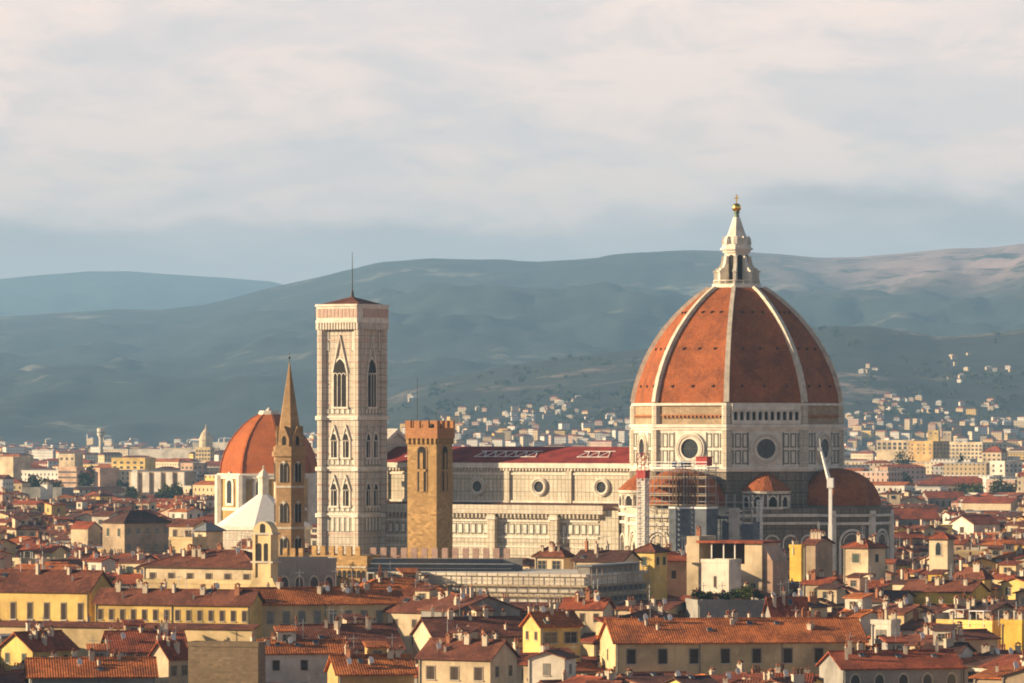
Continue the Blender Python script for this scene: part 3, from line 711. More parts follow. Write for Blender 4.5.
# ------------------------------------------------------------------ the white pyramid roof
bp = thing('baptistery', 'octagonal baptistery with a white slab pyramid roof and small lantern', 'baptistery', (at(263.5,1395).x,1395,0), R(-30.5))
MB().prism(octo(13.4),0,26.0,0).prism(octo(13.9),25.6,26.6,1).build('wall', [M['marble_fine'], M['whitestone']], bp)
MB().prism(octo(13.7),26.6,35.4,0,top=octo(1.5)).build('roof', M['leadwhite'], bp)
b = MB().prism(octo(1.5),35.0,40.0,0).prism(octo(1.9),40.0,40.5,0).lathe([(1.6,40.5),(.9,41.6),(.15,42.6)],8,R(22.5)).lathe([(.05,42.5),(.35,43.0),(.05,43.5)],8)
b.build('lantern', M['whitestone'], bp)
LM += [(bp, (219,470,290,533), 1380, 'the white pyramid roof')]
# ------------------------------------------------------------------ houses
def win_mesh(kind):
    b = MB(); t = .13
    for x0,x1,z0,z1 in ((-.5-t,-.5,-.5,.5+t*.6),(.5,.5+t,-.5,.5+t*.6),(-.5,.5,.5,.5+t*.6)): b.box(x0,x1,-.07,0,z0,z1,0)
    b.box(-.7,.7,-.2,0,-.58,-.5,1)
    if kind == 'glass':
        b.box(-.5,.5,-.03,0,-.5,.5,2); b.box(-.03,.03,-.06,-.03,-.5,.5,0); b.box(-.5,.5,-.06,-.03,.12,.16,0)
    elif kind == 'open':
        b.box(-.5,.5,-.03,0,-.5,.5,2); b.box(-1.0,-.5,-.12,-.06,-.5,.5,3); b.box(.5,1.0,-.12,-.06,-.5,.5,3)
    else:
        b.box(-.5,-.02,-.06,0,-.5,.5,3); b.box(.02,.5,-.06,0,-.5,.5,3); b.box(-.02,.02,-.03,0,-.5,.5,2)
    s = {'brown':'brownshut','green':'greenshut','grey':'greyshut','open':'greenshut','glass':'brownshut'}[kind]
    return b.mesh('window', [M['frame'], M['trim'], M['glass'], M[s]])
WINS = {k: win_mesh(k) for k in ('glass','open','brown','green','grey')}
def arch_win_mesh():
    b = MB().ring(.5,.64,.1,12,0,Matrix.Translation((0,0,.2)),0,math.pi)
    b.box(-.64,-.5,-.1,0,-.7,.2,0).box(.5,.64,-.1,0,-.7,.2,0).box(-.75,.75,-.2,0,-.8,-.7,0)
    b.arch(1.0,1.4,-.04,0,1,Matrix.Translation((0,0,-.7)))
    return b.mesh('window', [M['trim'], M['glass']])
WINS['arch'] = arch_win_mesh()
def chim_mesh(v):
    b = MB()
    if v == 0: b.box(-.45,.45,-.3,.3,-1.6,1.3,0).box(-.55,.55,-.4,.4,1.3,1.45,0).box(-.4,-.25,-.25,.25,1.45,1.8,0).box(.25,.4,-.25,.25,1.45,1.8,0).extr([(-.55,1.8),(.55,1.8),(0,2.15)],-.45,.45,'y',1)
    elif v == 1: b.box(-.3,.3,-.3,.3,-1.6,1.9,0).box(-.38,.38,-.38,.38,1.9,2.05,0).lathe([(.17,2.05),(.15,2.6)],8,0,0,0,1)
    else:
        b.box(-.9,.9,-.35,.35,-1.6,1.2,0).box(-1.0,1.0,-.45,.45,1.2,1.35,0)
        for x in (-.6,0,.6): b.lathe([(.17,1.35),(.15,1.95),(.24,2.0),(.1,2.2)],8,0,x,0,1)
    return b
CHIM = {(v,c): chim_mesh(v).mesh('chimney', [M[c], M['cap']]) for v in range(3) for c in ('chim','chimred')}
DISH = MB().lathe([(.05,0),(.35,.06),(.55,.2),(.6,.28),(.56,.28),(.3,.12),(.05,.06)],16,0,0,0,0,TR(0,0,1.1)@Matrix.Rotation(R(72),4,'X')@Matrix.Rotation(R(25),4,'Y')).tube((0,.1,-.9),(0,.1,1.1),.05,.05,5,1).mesh('satellite_dish', [M['dish'], M['metal']])
ant = MB().tube((0,0,-1),(0,0,3.9),.075,.05,5).tube((-.8,0,3.2),(.8,0,3.2),.04,.04,4)
for k in range(5): ant.tube((-.7+.35*k,-.45,3.2),(-.7+.35*k,.45,3.2),.03,.03,4)
ANT = ant.mesh('antenna', M['metal'])
SKY = MB().box(-.45,.45,-.6,.6,.02,.2,0).box(-.36,.36,-.5,.5,.2,.24,1).mesh('skylight', [M['metal'], M['glass']])
aw = MB().box(-1.7,1.7,-1.3,1.3,2.3,2.42,0)
for x_ in (-1.6,1.6):
    for y_ in (-1.2,1.2): aw.box(x_-.05,x_+.05,y_-.05,y_+.05,-.6,2.3,1)
AWN = [aw.mesh('awning', [M[m_], M['metal']]) for m_ in ('whitepaint', 'beige_net', 'greenshut')]
pt = MB().box(-1.3,1.3,-.25,.25,-.4,.4,0); rp = random.Random(4)
for k_ in range(140):
    v_ = Vector((rp.uniform(-1.2,1.2), rp.gauss(0,.25), rp.gauss(.7,.28))); u_ = Vector((rp.gauss(0,1),rp.gauss(0,1),rp.gauss(0,1))).normalized()*.18; w_ = u_.orthogonal().normalized()*.12
    pt.add([v_+u_, v_+w_, v_-u_, v_-w_], [(0,1,2,3)], 1)
POT = pt.mesh('planter', [M['chimred'], plain('pot_leaves', (.05,.075,.02), .8)])
PIPE = MB().tube((0,-.1,-14),(0,-.1,0),.09,.09,5).box(-.16,.16,-.24,0,-.1,.15).mesh('drainpipe', M['greyshut'])
def roof_z(roof, w, d, h, rise, x, y):
    if roof == 'gx': return h + rise*max(0, 1-abs(y)/(d/2))
    if roof == 'gy': return h + rise*max(0, 1-abs(x)/(w/2))
    if roof == 'hip':
        m = min(w, d)/2; return h + rise*max(0, min(1, min(w/2-abs(x), d/2-abs(y))/m))
    if roof == 'shed': return h + rise*(y+d/2)/d
    return h + .1
def roof_geo(b, roof, w, d, h, rise, mt=0, mu=1, ov=.55, th=.22):
    X_, Y_ = w/2+ov, d/2+ov
    if roof in ('gx','gy'):
        U, V, run = (Y_, X_, d/2) if roof == 'gx' else (X_, Y_, w/2)
        k = rise/run; ze = h - ov*k
        b.extr([(-U,ze),(U,ze),(U,ze+th),(0,h+rise+th),(-U,ze+th)] if False else [(-U,ze),(0,h+rise),(U,ze),(U,ze+th),(0,h+rise+th),(-U,ze+th)], -V, V, 'x' if roof == 'gx' else 'y', mt)
        b.extr([(-.28,h+rise+th-.06),(.28,h+rise+th-.06),(.16,h+rise+th+.16),(-.16,h+rise+th+.16)], -V, V, 'x' if roof == 'gx' else 'y', mt)
    elif roof == 'hip':
        m = min(w, d)/2; k = rise/m; ze = h - .12
        rx, ry = max(w/2-m, 0.02), max(d/2-m, 0.02)
        b.box(-X_,X_,-Y_,Y_,ze-.08,ze+.14,mu)
        zt = ze + .14
        b.add([(-X_,-Y_,zt),(X_,-Y_,zt),(X_,Y_,zt),(-X_,Y_,zt),(-rx,-ry,h+rise+.2),(rx,-ry,h+rise+.2),(rx,ry,h+rise+.2),(-rx,ry,h+rise+.2)],
              [(0,1,5,4),(1,2,6,5),(2,3,7,6),(3,0,4,7),(4,5,6,7),(3,2,1,0)], mt)
        for (p, q) in (((-X_,-Y_,zt),(-rx,-ry,h+rise+.2)),((X_,-Y_,zt),(rx,-ry,h+rise+.2)),((X_,Y_,zt),(rx,ry,h+rise+.2)),((-X_,Y_,zt),(-rx,ry,h+rise+.2))): b.tube(p,q,.17,.17,5,mt)
        b.tube((-rx,-ry,h+rise+.2),(rx,ry,h+rise+.2),.19,.19,5,mt)
    elif roof == 'shed':
        k = rise/d
        b.extr([(-Y_,h-ov*k),(Y_,h+rise+ov*k),(Y_,h+rise+ov*k+th),(-Y_,h-ov*k+th)], -X_, X_, 'x', mt)
    else:
        for x0,x1,y0,y1 in ((-w/2-.12,w/2+.12,-d/2-.12,-d/2+.28),(-w/2-.12,w/2+.12,d/2-.28,d/2+.12),(-w/2-.12,-w/2+.28,-d/2+.28,d/2-.28),(w/2-.28,w/2+.12,-d/2+.28,d/2-.28)):
            b.box(x0,x1,y0,y1,h-.02,h+.75,mu)
        b.box(-w/2+.28,w/2-.28,-d/2+.28,d/2-.28,h-.03,h+.06,mt)
def wall_geo(b, roof, w, d, h, rise, mt=0, z0=0):
    b.box(-w/2,w/2,-d/2,d/2,z0,h,mt)
    if roof == 'gx': b.extr([(-d/2,h),(d/2,h),(0,h+rise-.03)], -w/2, w/2, 'x', mt)
    if roof == 'gy': b.extr([(-w/2,h),(w/2,h),(0,h+rise-.03)], -d/2, d/2, 'y', mt)
    if roof == 'shed': b.extr([(-d/2,h),(d/2,h),(d/2,h+rise-.03)], -w/2, w/2, 'x', mt)
def house(name, label, cat, group, x, y, rot, w, d, h, roof='gx', rise=2.2, wall='cream', roofc='red', wins=(), chims=(), dish=(), antennas=(), room=None, wallmat=None, clutter=0):
    o = thing(name, label, cat, (x,y,0), rot, group)
    b = MB(); wall_geo(b, roof, w, d, h, rise); b.build('wall', wallmat or WALL[wall], o)
    b = MB(); roof_geo(b, roof, w, d, h, rise); r = b.build('roof', [ROOF[roofc], M['under'] if roof == 'hip' else (wallmat or WALL[wall])], o)
    for face, rows, cols, ww, wh, kind, drop, step in wins:
        L_ = w if face == 'f' else d
        for i in range(rows):
            for j in range(cols):
                u = -L_/2 + L_*(j+.5)/cols; z = h - drop - step*i
                p, a = {'f': ((u,-d/2,z),0), 'r': ((w/2,u,z),math.pi/2), 'l': ((-w/2,-u,z),-math.pi/2)}[face]
                put('window', WINS[kind], o, p, a, (ww,1,wh))
    for cx_, cy_, v, c in chims:
        put('chimney', CHIM[v,c], r, (cx_*w/2, cy_*d/2, roof_z(roof,w,d,h,rise,cx_*w/2,cy_*d/2)), (v*1.3)%1.6, (.75+.3*abs(math.sin(cx_*37+x)),)*2+(.65+.5*abs(math.sin(cy_*53+x)),))
    for cx_, cy_ in dish: put('satellite_dish', DISH, r, (cx_*w/2, cy_*d/2, roof_z(roof,w,d,h,rise,cx_*w/2,cy_*d/2)), -rot+.4)
    for cx_, cy_ in antennas: put('antenna', ANT, r, (cx_*w/2, cy_*d/2, roof_z(roof,w,d,h,rise,cx_*w/2,cy_*d/2)), .5)
    g = random.Random(int(abs(x*131+y*17)))
    if clutter:
        for _ in range(clutter):
            q_ = g.random(); cx_, cy_ = g.uniform(-.75,.75), g.uniform(-.8,.5); z_ = roof_z(roof,w,d,h,rise,cx_*w/2,cy_*d/2)
            if q_ < .4 and roof == 'gx':
                s_ = put('skylight', SKY, r, (cx_*w/2,cy_*d/2,z_+.2)); s_.rotation_euler = (math.atan2(rise,d/2)*(1 if cy_ < 0 else -1),0,0)
            elif q_ < .55 and roof == 'flat' and clutter < 3: put('awning', g.choice(AWN), r, (cx_*w/2,cy_*d/2,z_))
            elif q_ < .7 and roof == 'flat': put('planter', POT, r, (cx_*w/2,cy_*d/2,z_+.4))
            else: put('chimney', CHIM[1,'chim'], r, (cx_*w/2,cy_*d/2,z_-.6), .4, (.7,.7,.8))
        for k_ in range(1 + int(w/14)): MB_pipe = put('drainpipe', PIPE, o, (-w/2+.3+(w-.6)*(k_/max(1,int(w/14))),-d/2,h-.3))
    if room:
        rx, ry, rw, rd, rh = room; z0 = roof_z(roof,w,d,h,rise,rx*w/2,ry*d/2)
        q = MB(); q.box(rx*w/2-rw/2,rx*w/2+rw/2,ry*d/2-rd/2,ry*d/2+rd/2,z0-1.5,z0+rh,0)
        rm = q.build('roof_room', wallmat or WALL[wall], o)
        q = MB().extr([(-rd/2-.4,rh-.05),(rd/2+.4,rh+.75),(rd/2+.4,rh+.95),(-rd/2-.4,rh+.15)], -rw/2-.4, rw/2+.4, 'x')
        q.build('room_roof', ROOF[roofc if roofc != 'grey' else 'brown'], rm, (rx*w/2,ry*d/2,z0))
        put('window', WINS['glass'], rm, (rx*w/2,ry*d/2-rd/2,z0+rh*.5), 0, (rw*.4,1,rh*.5))
    return o

FOOT = []                  # footprints already taken: (centre, half width, half depth, rotation)
SEEN = []                  # (distance, px box to keep clear, thing, phrase)
for th, bx, D, ph in LM: SEEN.append((D, bx, th, ph))
def take(x, y, w, d, rot): FOOT.append((x, y, w/2, d/2, rot))
take(*(cath.matrix_basis @ Vector((-31,0,0))).xy, 165, 104, CR)
take(ct.location.x, ct.location.y, 18, 18, CR); take(bt_.location.x, 1010, 9, 9, 0); take(sp.location.x, 1020, 9, 9, 0)
take(sl.location.x, 1650, 36, 36, 0); take(bp.location.x, 1395, 29, 29, 0)
HOUSES = 0
def hm(label, x0, x1, ye, yb, fl, rot, z=None, D=None, d=None, w=None, phrase=None, name='house', cat='house', roof='gx', rise=2.2, ytop=None, group='houses of the old town', **k):
    """a building measured from the photograph: x0-x1 its walls, ye the eaves at its near corner, fl the share of the front wall (rot<0) or left wall (rot>0)"""
    global HOUSES
    if D is None: D = (CAMZ - z)*FPX/(ye-HY)
    h = zat(ye, D); s = FPX/D; W = (x1-x0)/s; a = R(rot); c, q = abs(math.cos(a)), abs(math.sin(a))
    if rot <= 0: w_ = w or W*fl/c; d_ = d or W*(1-fl)/q; sx = 1
    else: d_ = d or W*fl/q; w_ = w or W*(1-fl)/c; sx = -1
    px = x0 + (x1-x0)*fl
    cor = Vector((w_/2*sx, -d_/2)); m2 = Matrix.Rotation(a, 2)
    pos = Vector((at(px,D).x, D)) - m2 @ cor
    if (ytop or ye) > 535 and name not in ('apartment_block', 'shed', 'gallery', 'stone_block', 'terrace_building', 'grey_block', 'tower_house'):
        g = random.Random(label); k['chims'] = list(k.get('chims', ())) + [(g.uniform(-.85,.85), g.uniform(-.5,.75), g.choice([0,0,1,1,2]), 'chim' if g.random() < .8 else 'chimred') for _ in range(min(9, 2 + int((x1-x0)/18)))]
        k['antennas'] = list(k.get('antennas', ())) + [(g.uniform(-.7,.7), g.uniform(-.1,.5)) for _ in range(2)]
        if g.random() < .7: k['dish'] = list(k.get('dish', ())) + [(g.uniform(-.8,.8), g.uniform(-.7,.2)) for _ in range(g.choice([1,2]))]
        k['clutter'] = 2 + int((x1-x0)/30)
        if roof in ('gx','hip') and (x1-x0) > 60 and 'room' not in k and name == 'house': k['room'] = (g.uniform(-.6,.6), .3, 3.2, 3.0, 2.2)
    o = house(name, label, cat, group if name == 'house' else k.pop('ogroup', None), pos.x, pos.y, a, w_, d_, h, roof, rise, **{q_: v for q_, v in k.items() if q_ != 'ogroup'})
    take(pos.x, pos.y, w_, d_, a)
    SEEN.append((D, (x0, ytop or ye-12, x1, yb), o, phrase))
    if name == 'house': HOUSES += 1
    return o
def W(face, rows, cols, ww=1.0, wh=1.6, kind='brown', drop=1.9, step=3.5): return (face, rows, cols, ww, wh, kind, drop, step)

# the long yellow palace and its neighbours on the left
hm('long strong yellow palace wing with tall narrow windows at the left edge', -34, 89, 591, 622, 1, -22, D=935, d=10, rise=3.4, name='palace', cat='palace', wall='yellow', roofc='brown',
   wins=[W('f',1,7,1.0,3.0,'brown',3.9)], phrase='the yellow palace wing', chims=[(.6,.2,0,'chim')])
hm('lower pale yellow palace wing with a row of small windows under a brown roof', 90, 250, 604, 624, 1, -20, D=921, d=6, rise=2.2, name='palace', cat='palace', wall='yellow', roofc='brown',
   wins=[W('f',1,14,.85,1.9,'brown',2.3)], phrase='the low yellow wing', chims=[(-.8,.1,0,'chim'),(-.2,.3,1,'chim')])
hm('long low cream gallery with a thin brown roof below the yellow palace', -30, 252, 629, 644, 1, -20, D=902, d=2.2, rise=.45, name='gallery', cat='building', roof='shed', wall='buff', roofc='brown', phrase='the low cream gallery')
hm('long shaded grey palace wing with seven dark windows under an orange roof', 247, 402, 604, 628, .0001, 14, D=926, d=9, rise=2.6, name='palace', cat='palace', wall='buff', roofc='orange',
   wins=[W('f',1,10,1.1,2.2,'grey',2.6)], phrase='the shaded grey wing', dish=[(.85,-.5)], antennas=[(.2,0)])
hm('cream church building with a brown roof beside the small bell gable', 139, 256, 568, 584, 1, -27, D=985, d=15, rise=3.0, name='church', cat='church', wall='cream', roofc='brown', roof='hip',
   wins=[W('f',1,6,1.3,1.7,'brown',2.1)], phrase='the cream church')
hm('buff church terrace wall below the cream church', 132, 262, 585, 598, 1, -27, D=965, d=6, roof='flat', rise=.1, name='terrace_building', cat='building', wall='buff', roofc='brown', phrase='the buff terrace')
hm('big brown house with a hipped roof and ochre sunlit side with green shutters', 100, 168, 523, 556, .36, -52, D=1540, roof='hip', rise=3.4, wall='tan', roofc='dark', name='palace', cat='palace',
   wins=[W('f',1,2,1.3,2.4,'green',3.0),W('r',2,5,1.1,1.8,'grey',2.6,5)], phrase='the big brown hipped house', ytop=515)
hm('plain ochre cube with a flat top left of the cream church roof', 168, 193, 540, 556, .97, -30, D=1280, d=7, roof='flat', wall='buff', roofc='brown', phrase='the ochre cube', rise=.1)
hm('cream house with one dark doorway above the plain ochre cube', 168, 193, 526, 540, 1, -30, D=1345, d=9, rise=1.4, roofc='brown', wins=[W('f',1,2,1.2,2.2,'brown',2.2)], phrase=None)
hm('small cream house under a grey roof left of the white pyramid roof', 193, 222, 531, 543, .45, -40, D=1330, roof='hip', rise=1.8, roofc='grey', wins=[W('f',1,1,1.4,1.8,'brown',1.9)], phrase='the grey roofed house')
hm('yellow gabled house with green shutters at the lower left', -4, 72, 650, 670, .48, -40, D=890, roof='gy', rise=2.8, wall='yellow', roofc='red', wins=[W('f',1,2,1.0,1.7,'green',1.6),W('r',1,2,1.0,1.6,'brown',2.0)], chims=[(.5,-.2,0,'chimred')], phrase='the yellow gabled house')
hm('long grey-walled house under a bright orange roof at the bottom left', 30, 154, 677, 690, .0001, 8, D=812, d=11, rise=2.6, wall='grey', roofc='orange', wins=[W('f',1,5,1.1,1.7,'glass',2.0)], chims=[(.5,.3,1,'chim')], phrase='the bottom left orange roof')
hm('broad windowless brown rubble stone block at the bottom', 187, 258, 647, 690, 1, -15, D=828, d=4, roof='flat', rise=.1, wall='stone', roofc='brown', name='stone_block', cat='building', phrase='the brown stone block', ytop=640)
hm('narrow cream gabled house just left of the brown stone block', 149, 188, 657, 690, .5, -38, D=838, roof='gy', rise=2.4, wall='cream', roofc='red', wins=[W('r',1,2,1.2,1.6,'glass',2.4)], chims=[(-.5,0,1,'chim')], phrase='the narrow cream gable')
hm('wide house with weathered red roof above the brown stone block', 112, 186, 652, 664, .0001, 12, D=892, d=14, rise=3.2, wall='tan', roofc='red', chims=[(-.3,.3,0,'chim'),(.5,.2,1,'chim')], phrase='the weathered red roof')
hm('white house in shade with a narrow orange roof right of the stone block', 262, 346, 653, 685, .0001, 9, D=868, d=7, rise=1.9, wall='white', roofc='orange', wins=[W('f',2,3,1.1,1.7,'brown',2.2,4)], chims=[(.1,.4,0,'chim')], phrase='the shaded white house')
hm('big house with a broad faded brown roof below the shaded grey wing', 292, 402, 650, 664, .0001, 16, D=900, d=15, rise=4.0, wall='pink', roofc='brown', chims=[(-.2,.3,0,'chim'),(.5,-.2,1,'chim')], antennas=[(.1,.1)], phrase='the broad faded roof')
hm('row house with a ragged orange roof at the bottom centre left', 338, 414, 674, 690, .0001, 12, D=815, d=10, rise=2.6, wall='ochre', roofc='orange', chims=[(-.6,0,0,'chim'),(.1,.3,1,'chimred'),(.7,-.1,0,'chim')], dish=[(-.1,-.6)], phrase='the ragged orange roof')
hm('house with a large red hipped roof right of the shaded grey wing', 333, 462, 599, 605, .12, 18, D=962, d=16, roof='hip', rise=3.4, wall='tan', roofc='orange', chims=[(.6,.1,0,'chim')], phrase='the large red hipped roof', ytop=580)
hm('tall cream house with brown roof left of two grey gables', 385, 465, 612, 640, .72, -32, D=925, rise=2.2, wall='cream', roofc='brown', wins=[W('f',2,3,.9,1.5,'brown',2.3,3.3)], chims=[(.8,-.5,0,'chim'),(-.3,.2,1,'chim')], phrase='the tall cream house')
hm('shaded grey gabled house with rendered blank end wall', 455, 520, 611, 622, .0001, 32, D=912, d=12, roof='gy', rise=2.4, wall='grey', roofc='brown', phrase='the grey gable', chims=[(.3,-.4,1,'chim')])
hm('house with a wide worn brown roof below the grey gable', 428, 530, 637, 646, .06, 18, D=898, d=13, rise=3.0, wall='cream', roofc='brown', wins=[W('f',1,4,1,1.4,'brown',1.7)], chims=[(.3,0,0,'chim'),(-.5,.4,1,'chim')], antennas=[(-.2,.2)], phrase='the wide worn roof')
hm('cream house with balcony and shaded gable end at the bottom', 418, 517, 659, 690, .73, -28, D=850, rise=2.8, wall='cream', roofc='brown', wins=[W('f',1,3,1.5,2.2,'brown',2.6),W('r',1,2,1.1,1.7,'glass',2.3)], chims=[(.6,-.3,0,'chim')], phrase='the cream balcony house')
hm('house with lit yellow gable and wide window under a bright red roof', 523, 581, 626, 650, .3, 32, D=885, rise=2.1, wall='yellow', roofc='orange', wins=[W('f',1,2,2.4,1.9,'glass',2.2),W('l',1,2,.8,1.4,'brown',1.8)], phrase='the yellow gable')
hm('small cream house with flat red roof between scaffold and yellow gable', 562, 613, 608, 621, .8, -24, D=932, rise=1.5, wall='cream', roofc='red', wins=[W('f',1,3,.9,1.6,'brown',1.9)], phrase='the small cream house')
hm('rooftop pavilion with brown hipped roof above the scaffolded palace', 535, 573, 557, 572, .75, -30, D=1055, roof='hip', rise=1.8, wall='cream', roofc='brown', wins=[W('f',1,2,1.8,2.0,'glass',1.9)], phrase='the rooftop pavilion', chims=[(.3,.3,0,'chim')])
hm('cream house with dark red roof right of the rooftop pavilion', 574, 628, 561, 574, .9, -25, D=1045, d=9, rise=1.8, wall='cream', roofc='dark', wins=[W('f',1,3,2.2,1.5,'glass',1.7)], antennas=[(0,0)], phrase='the dark red roof')
hm('very long tan house with a bright orange roof and six tall dark windows', 598, 868, 643, 674, .065, 8, D=868, d=17, rise=3.6, name='palace', cat='palace', wall='buff', roofc='orange',
   wins=[W('f',1,8,1.45,2.5,'brown',2.4),W('l',1,1,1.0,1.8,'brown',2.4)], chims=[(-.02,.2,2,'chim'),(.55,.2,0,'chim'),(.65,.3,2,'chim'),(.92,.3,0,'chim'),(-.75,.4,1,'chim')], phrase='the long tan house', ytop=625)
hm('white plain tower block with one slit window and shaded side', 702, 742, 563, 594, .67, -32, D=1042, roof='flat', rise=.1, wall='white', roofc='brown', name='tower_house', cat='house', wins=[W('f',1,1,.55,2.2,'brown',4.0)], phrase='the white tower block', ytop=560)
hm('small yellow tower house with a hipped roof beside the scaffold', 634, 668, 552, 573, .6, -32, D=1060, roof='hip', rise=1.5, wall='yellow', roofc='brown', name='tower_house', cat='house', wins=[W('f',1,1,1.2,1.8,'green',2.0),W('r',1,2,1.0,1.6,'green',2.0)], phrase='the yellow tower house', ytop=545)
hm('pinkish house with red shed roof left of the white tower block', 664, 703, 561, 582, .0001, 14, D=1085, d=9, rise=1.6, wall='pink', roofc='red', wins=[W('f',1,2,1.0,1.8,'brown',3)], phrase='the pinkish house')
hm('narrow gold yellow block before the shaded choir', 790, 804, 548, 570, .8, -34, D=1120, roof='flat', rise=.1, wall='gold', roofc='brown', name='tower_house', cat='house', phrase='the gold yellow block', chims=[(-.2,0,2,'chim')], ytop=532)
hm('tan house with three pale chimneys right of the gold yellow block', 804, 823, 544, 562, .6, -30, D=1160, d=9, rise=1.4, wall='tan', roofc='brown', chims=[(-.5,-.3,0,'chim'),(.1,-.3,0,'chim'),(.7,-.3,0,'chim')], phrase='the three chimney house')
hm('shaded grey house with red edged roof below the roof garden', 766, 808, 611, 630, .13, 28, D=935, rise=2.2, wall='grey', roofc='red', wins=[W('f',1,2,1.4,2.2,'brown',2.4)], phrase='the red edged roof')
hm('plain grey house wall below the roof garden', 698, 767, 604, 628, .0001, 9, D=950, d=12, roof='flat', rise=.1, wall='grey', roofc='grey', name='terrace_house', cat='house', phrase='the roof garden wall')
hm('cream house with shaded right side below the crane boom', 845, 887, 548, 568, .55, -42, D=1135, roof='hip', rise=1.7, wall='cream', roofc='red', wins=[W('f',1,1,2.0,2.0,'green',2.4),W('r',1,1,1.0,1.7,'green',2.4)], phrase='the cream house by the crane', ytop=542)
hm('low golden yellow building with a brown roof on the right', 906, 971, 592, 603, 1, -32, D=1075, d=8, rise=2.0, wall='gold', roofc='brown', chims=[(0,-.3,0,'chim'),(.7,-.4,0,'chim')], phrase='the low golden building')
hm('bright yellow house with green shutters behind the low golden building', 953, 992, 579, 602, .8, -34, D=1120, roof='hip', rise=2.2, wall='yellow', roofc='brown', wins=[W('f',1,2,1.1,2.2,'green',2.5)], phrase='the bright yellow house', ytop=570)
hm('white rooftop cube with a grilled window on the right', 872, 894, 624, 644, .85, -30, D=905, d=4, roof='flat', rise=.1, wall='white', roofc='brown', wins=[W('f',1,1,1.7,1.5,'grey',1.9)], phrase='the white rooftop cube', ytop=620)
hm('grey house with arched windows under a red roof at the bottom right', 818, 966, 669, 690, .17, 14, D=822, d=13, rise=2.4, wall='grey', roofc='red', wins=[W('f',1,5,1.5,2.0,'arch',2.4)], chims=[(-.5,.1,0,'chim'),(.3,.3,1,'chim'),(.75,-.1,1,'chim')], phrase='the arched window house')
hm('tall narrow yellow wall with chimneys at the right edge', 1002, 1024, 624, 652, .9, -30, D=920, d=6, roof='flat', rise=.1, wall='gold', roofc='brown', chims=[(-.7,-.6,0,'chim'),(.6,-.6,0,'chim')], phrase='the narrow yellow wall')
hm('cream turret house with one arched window among red roofs on the right', 930, 955, 539, 562, .7, -30, D=1210, roof='hip', rise=1.2, wall='cream', roofc='red', name='tower_house', cat='house', wins=[W('f',1,1,1.4,2.2,'arch',2.4)], phrase='the cream turret house', ytop=534)
hm('cream house with a blank lit wall at the middle left', 70, 99, 528, 547, .62, -34, z=20, rise=1.8, wall='cream', roofc='red', phrase='the blank cream wall')
hm('white house with one small window left of the big brown hipped house', 91, 109, 516, 529, 1, -30, z=20, d=9, rise=1.3, wall='white', roofc='brown', wins=[W('f',1,1,1.6,1.6,'green',2.3)], phrase='the small white house')
hm('long windowless cream wall of a low building at the left', 17, 52, 552, 562, 1, -30, z=18, d=8, rise=1.6, wall='buff', roofc='red', phrase='the long cream wall')
hm('long building with dull red roof behind green trees far right', 917, 998, 485, 494, 1, -3, z=17, d=26, roof='hip', rise=5, name='barracks', cat='building', wall='cream', roofc='red', wins=[W('f',1,16,1.6,3.4,'brown',4)], phrase='the long dull red roof')
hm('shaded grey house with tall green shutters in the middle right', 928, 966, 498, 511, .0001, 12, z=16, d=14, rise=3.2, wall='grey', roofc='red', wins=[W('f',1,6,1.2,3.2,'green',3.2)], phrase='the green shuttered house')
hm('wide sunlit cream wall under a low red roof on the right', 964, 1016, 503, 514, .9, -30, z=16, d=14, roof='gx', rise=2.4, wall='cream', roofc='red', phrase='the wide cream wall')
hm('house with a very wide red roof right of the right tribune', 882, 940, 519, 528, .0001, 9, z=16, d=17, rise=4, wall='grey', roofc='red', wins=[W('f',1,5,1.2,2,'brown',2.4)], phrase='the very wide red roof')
hm('house with a white lit gable and long red roof on the right', 953, 1002, 524, 536, .42, 34, z=17, rise=3.0, wall='white', roofc='red', wins=[W('l',1,1,2.2,2.2,'brown',2.4)], phrase='the white gable')

# ------------------------------------------------------------------ the loggia house, custom parts
lo = thing('loggia_house', 'cream house with a deep roofed loggia and pinkish side before the scaffold tower', 'house', at(762,1062), R(-26))
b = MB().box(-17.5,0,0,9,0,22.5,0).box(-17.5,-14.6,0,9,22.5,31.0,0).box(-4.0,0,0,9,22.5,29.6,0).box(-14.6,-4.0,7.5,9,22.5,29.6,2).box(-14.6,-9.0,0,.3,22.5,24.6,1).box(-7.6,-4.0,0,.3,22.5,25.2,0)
b.box(-14.6,-4.0,7.2,7.5,22.5,29.6,2).build('wall', [WALL['cream'], WALL['pink'], M['under']], lo)  # loggia back wall coloured dark to stand in for shade in the recess
MB().box(.0,2.2,.6,9,0,25.8,0).extr([(0,25.8),(2.2,25.8),(0,29.3)],.6,9,'y',0).build('side_wing', WALL['pink'], lo)
MB().box(-15.0,.5,-.7,9.6,29.6,30.1).build('roof', ROOF['red'], lo)
b = MB()
for x in (-11.8, -9.0, -6.4): b.box(x-.12,x+.12,.2,.44,22.5,29.6)
b.build('post', M['whitepaint'], lo)
for x in (-2.0, -7.0): put('window', WINS['glass'], lo, (x,0,20.4), 0, (.9,1,1.3))
put('chimney', CHIM[0,'chimred'], lo, (-16,3,31.0))
take(lo.location.x-7, 1067, 22, 13, R(-12)); SEEN.append((1060, (676,540,780,577), lo, 'the loggia house')); 

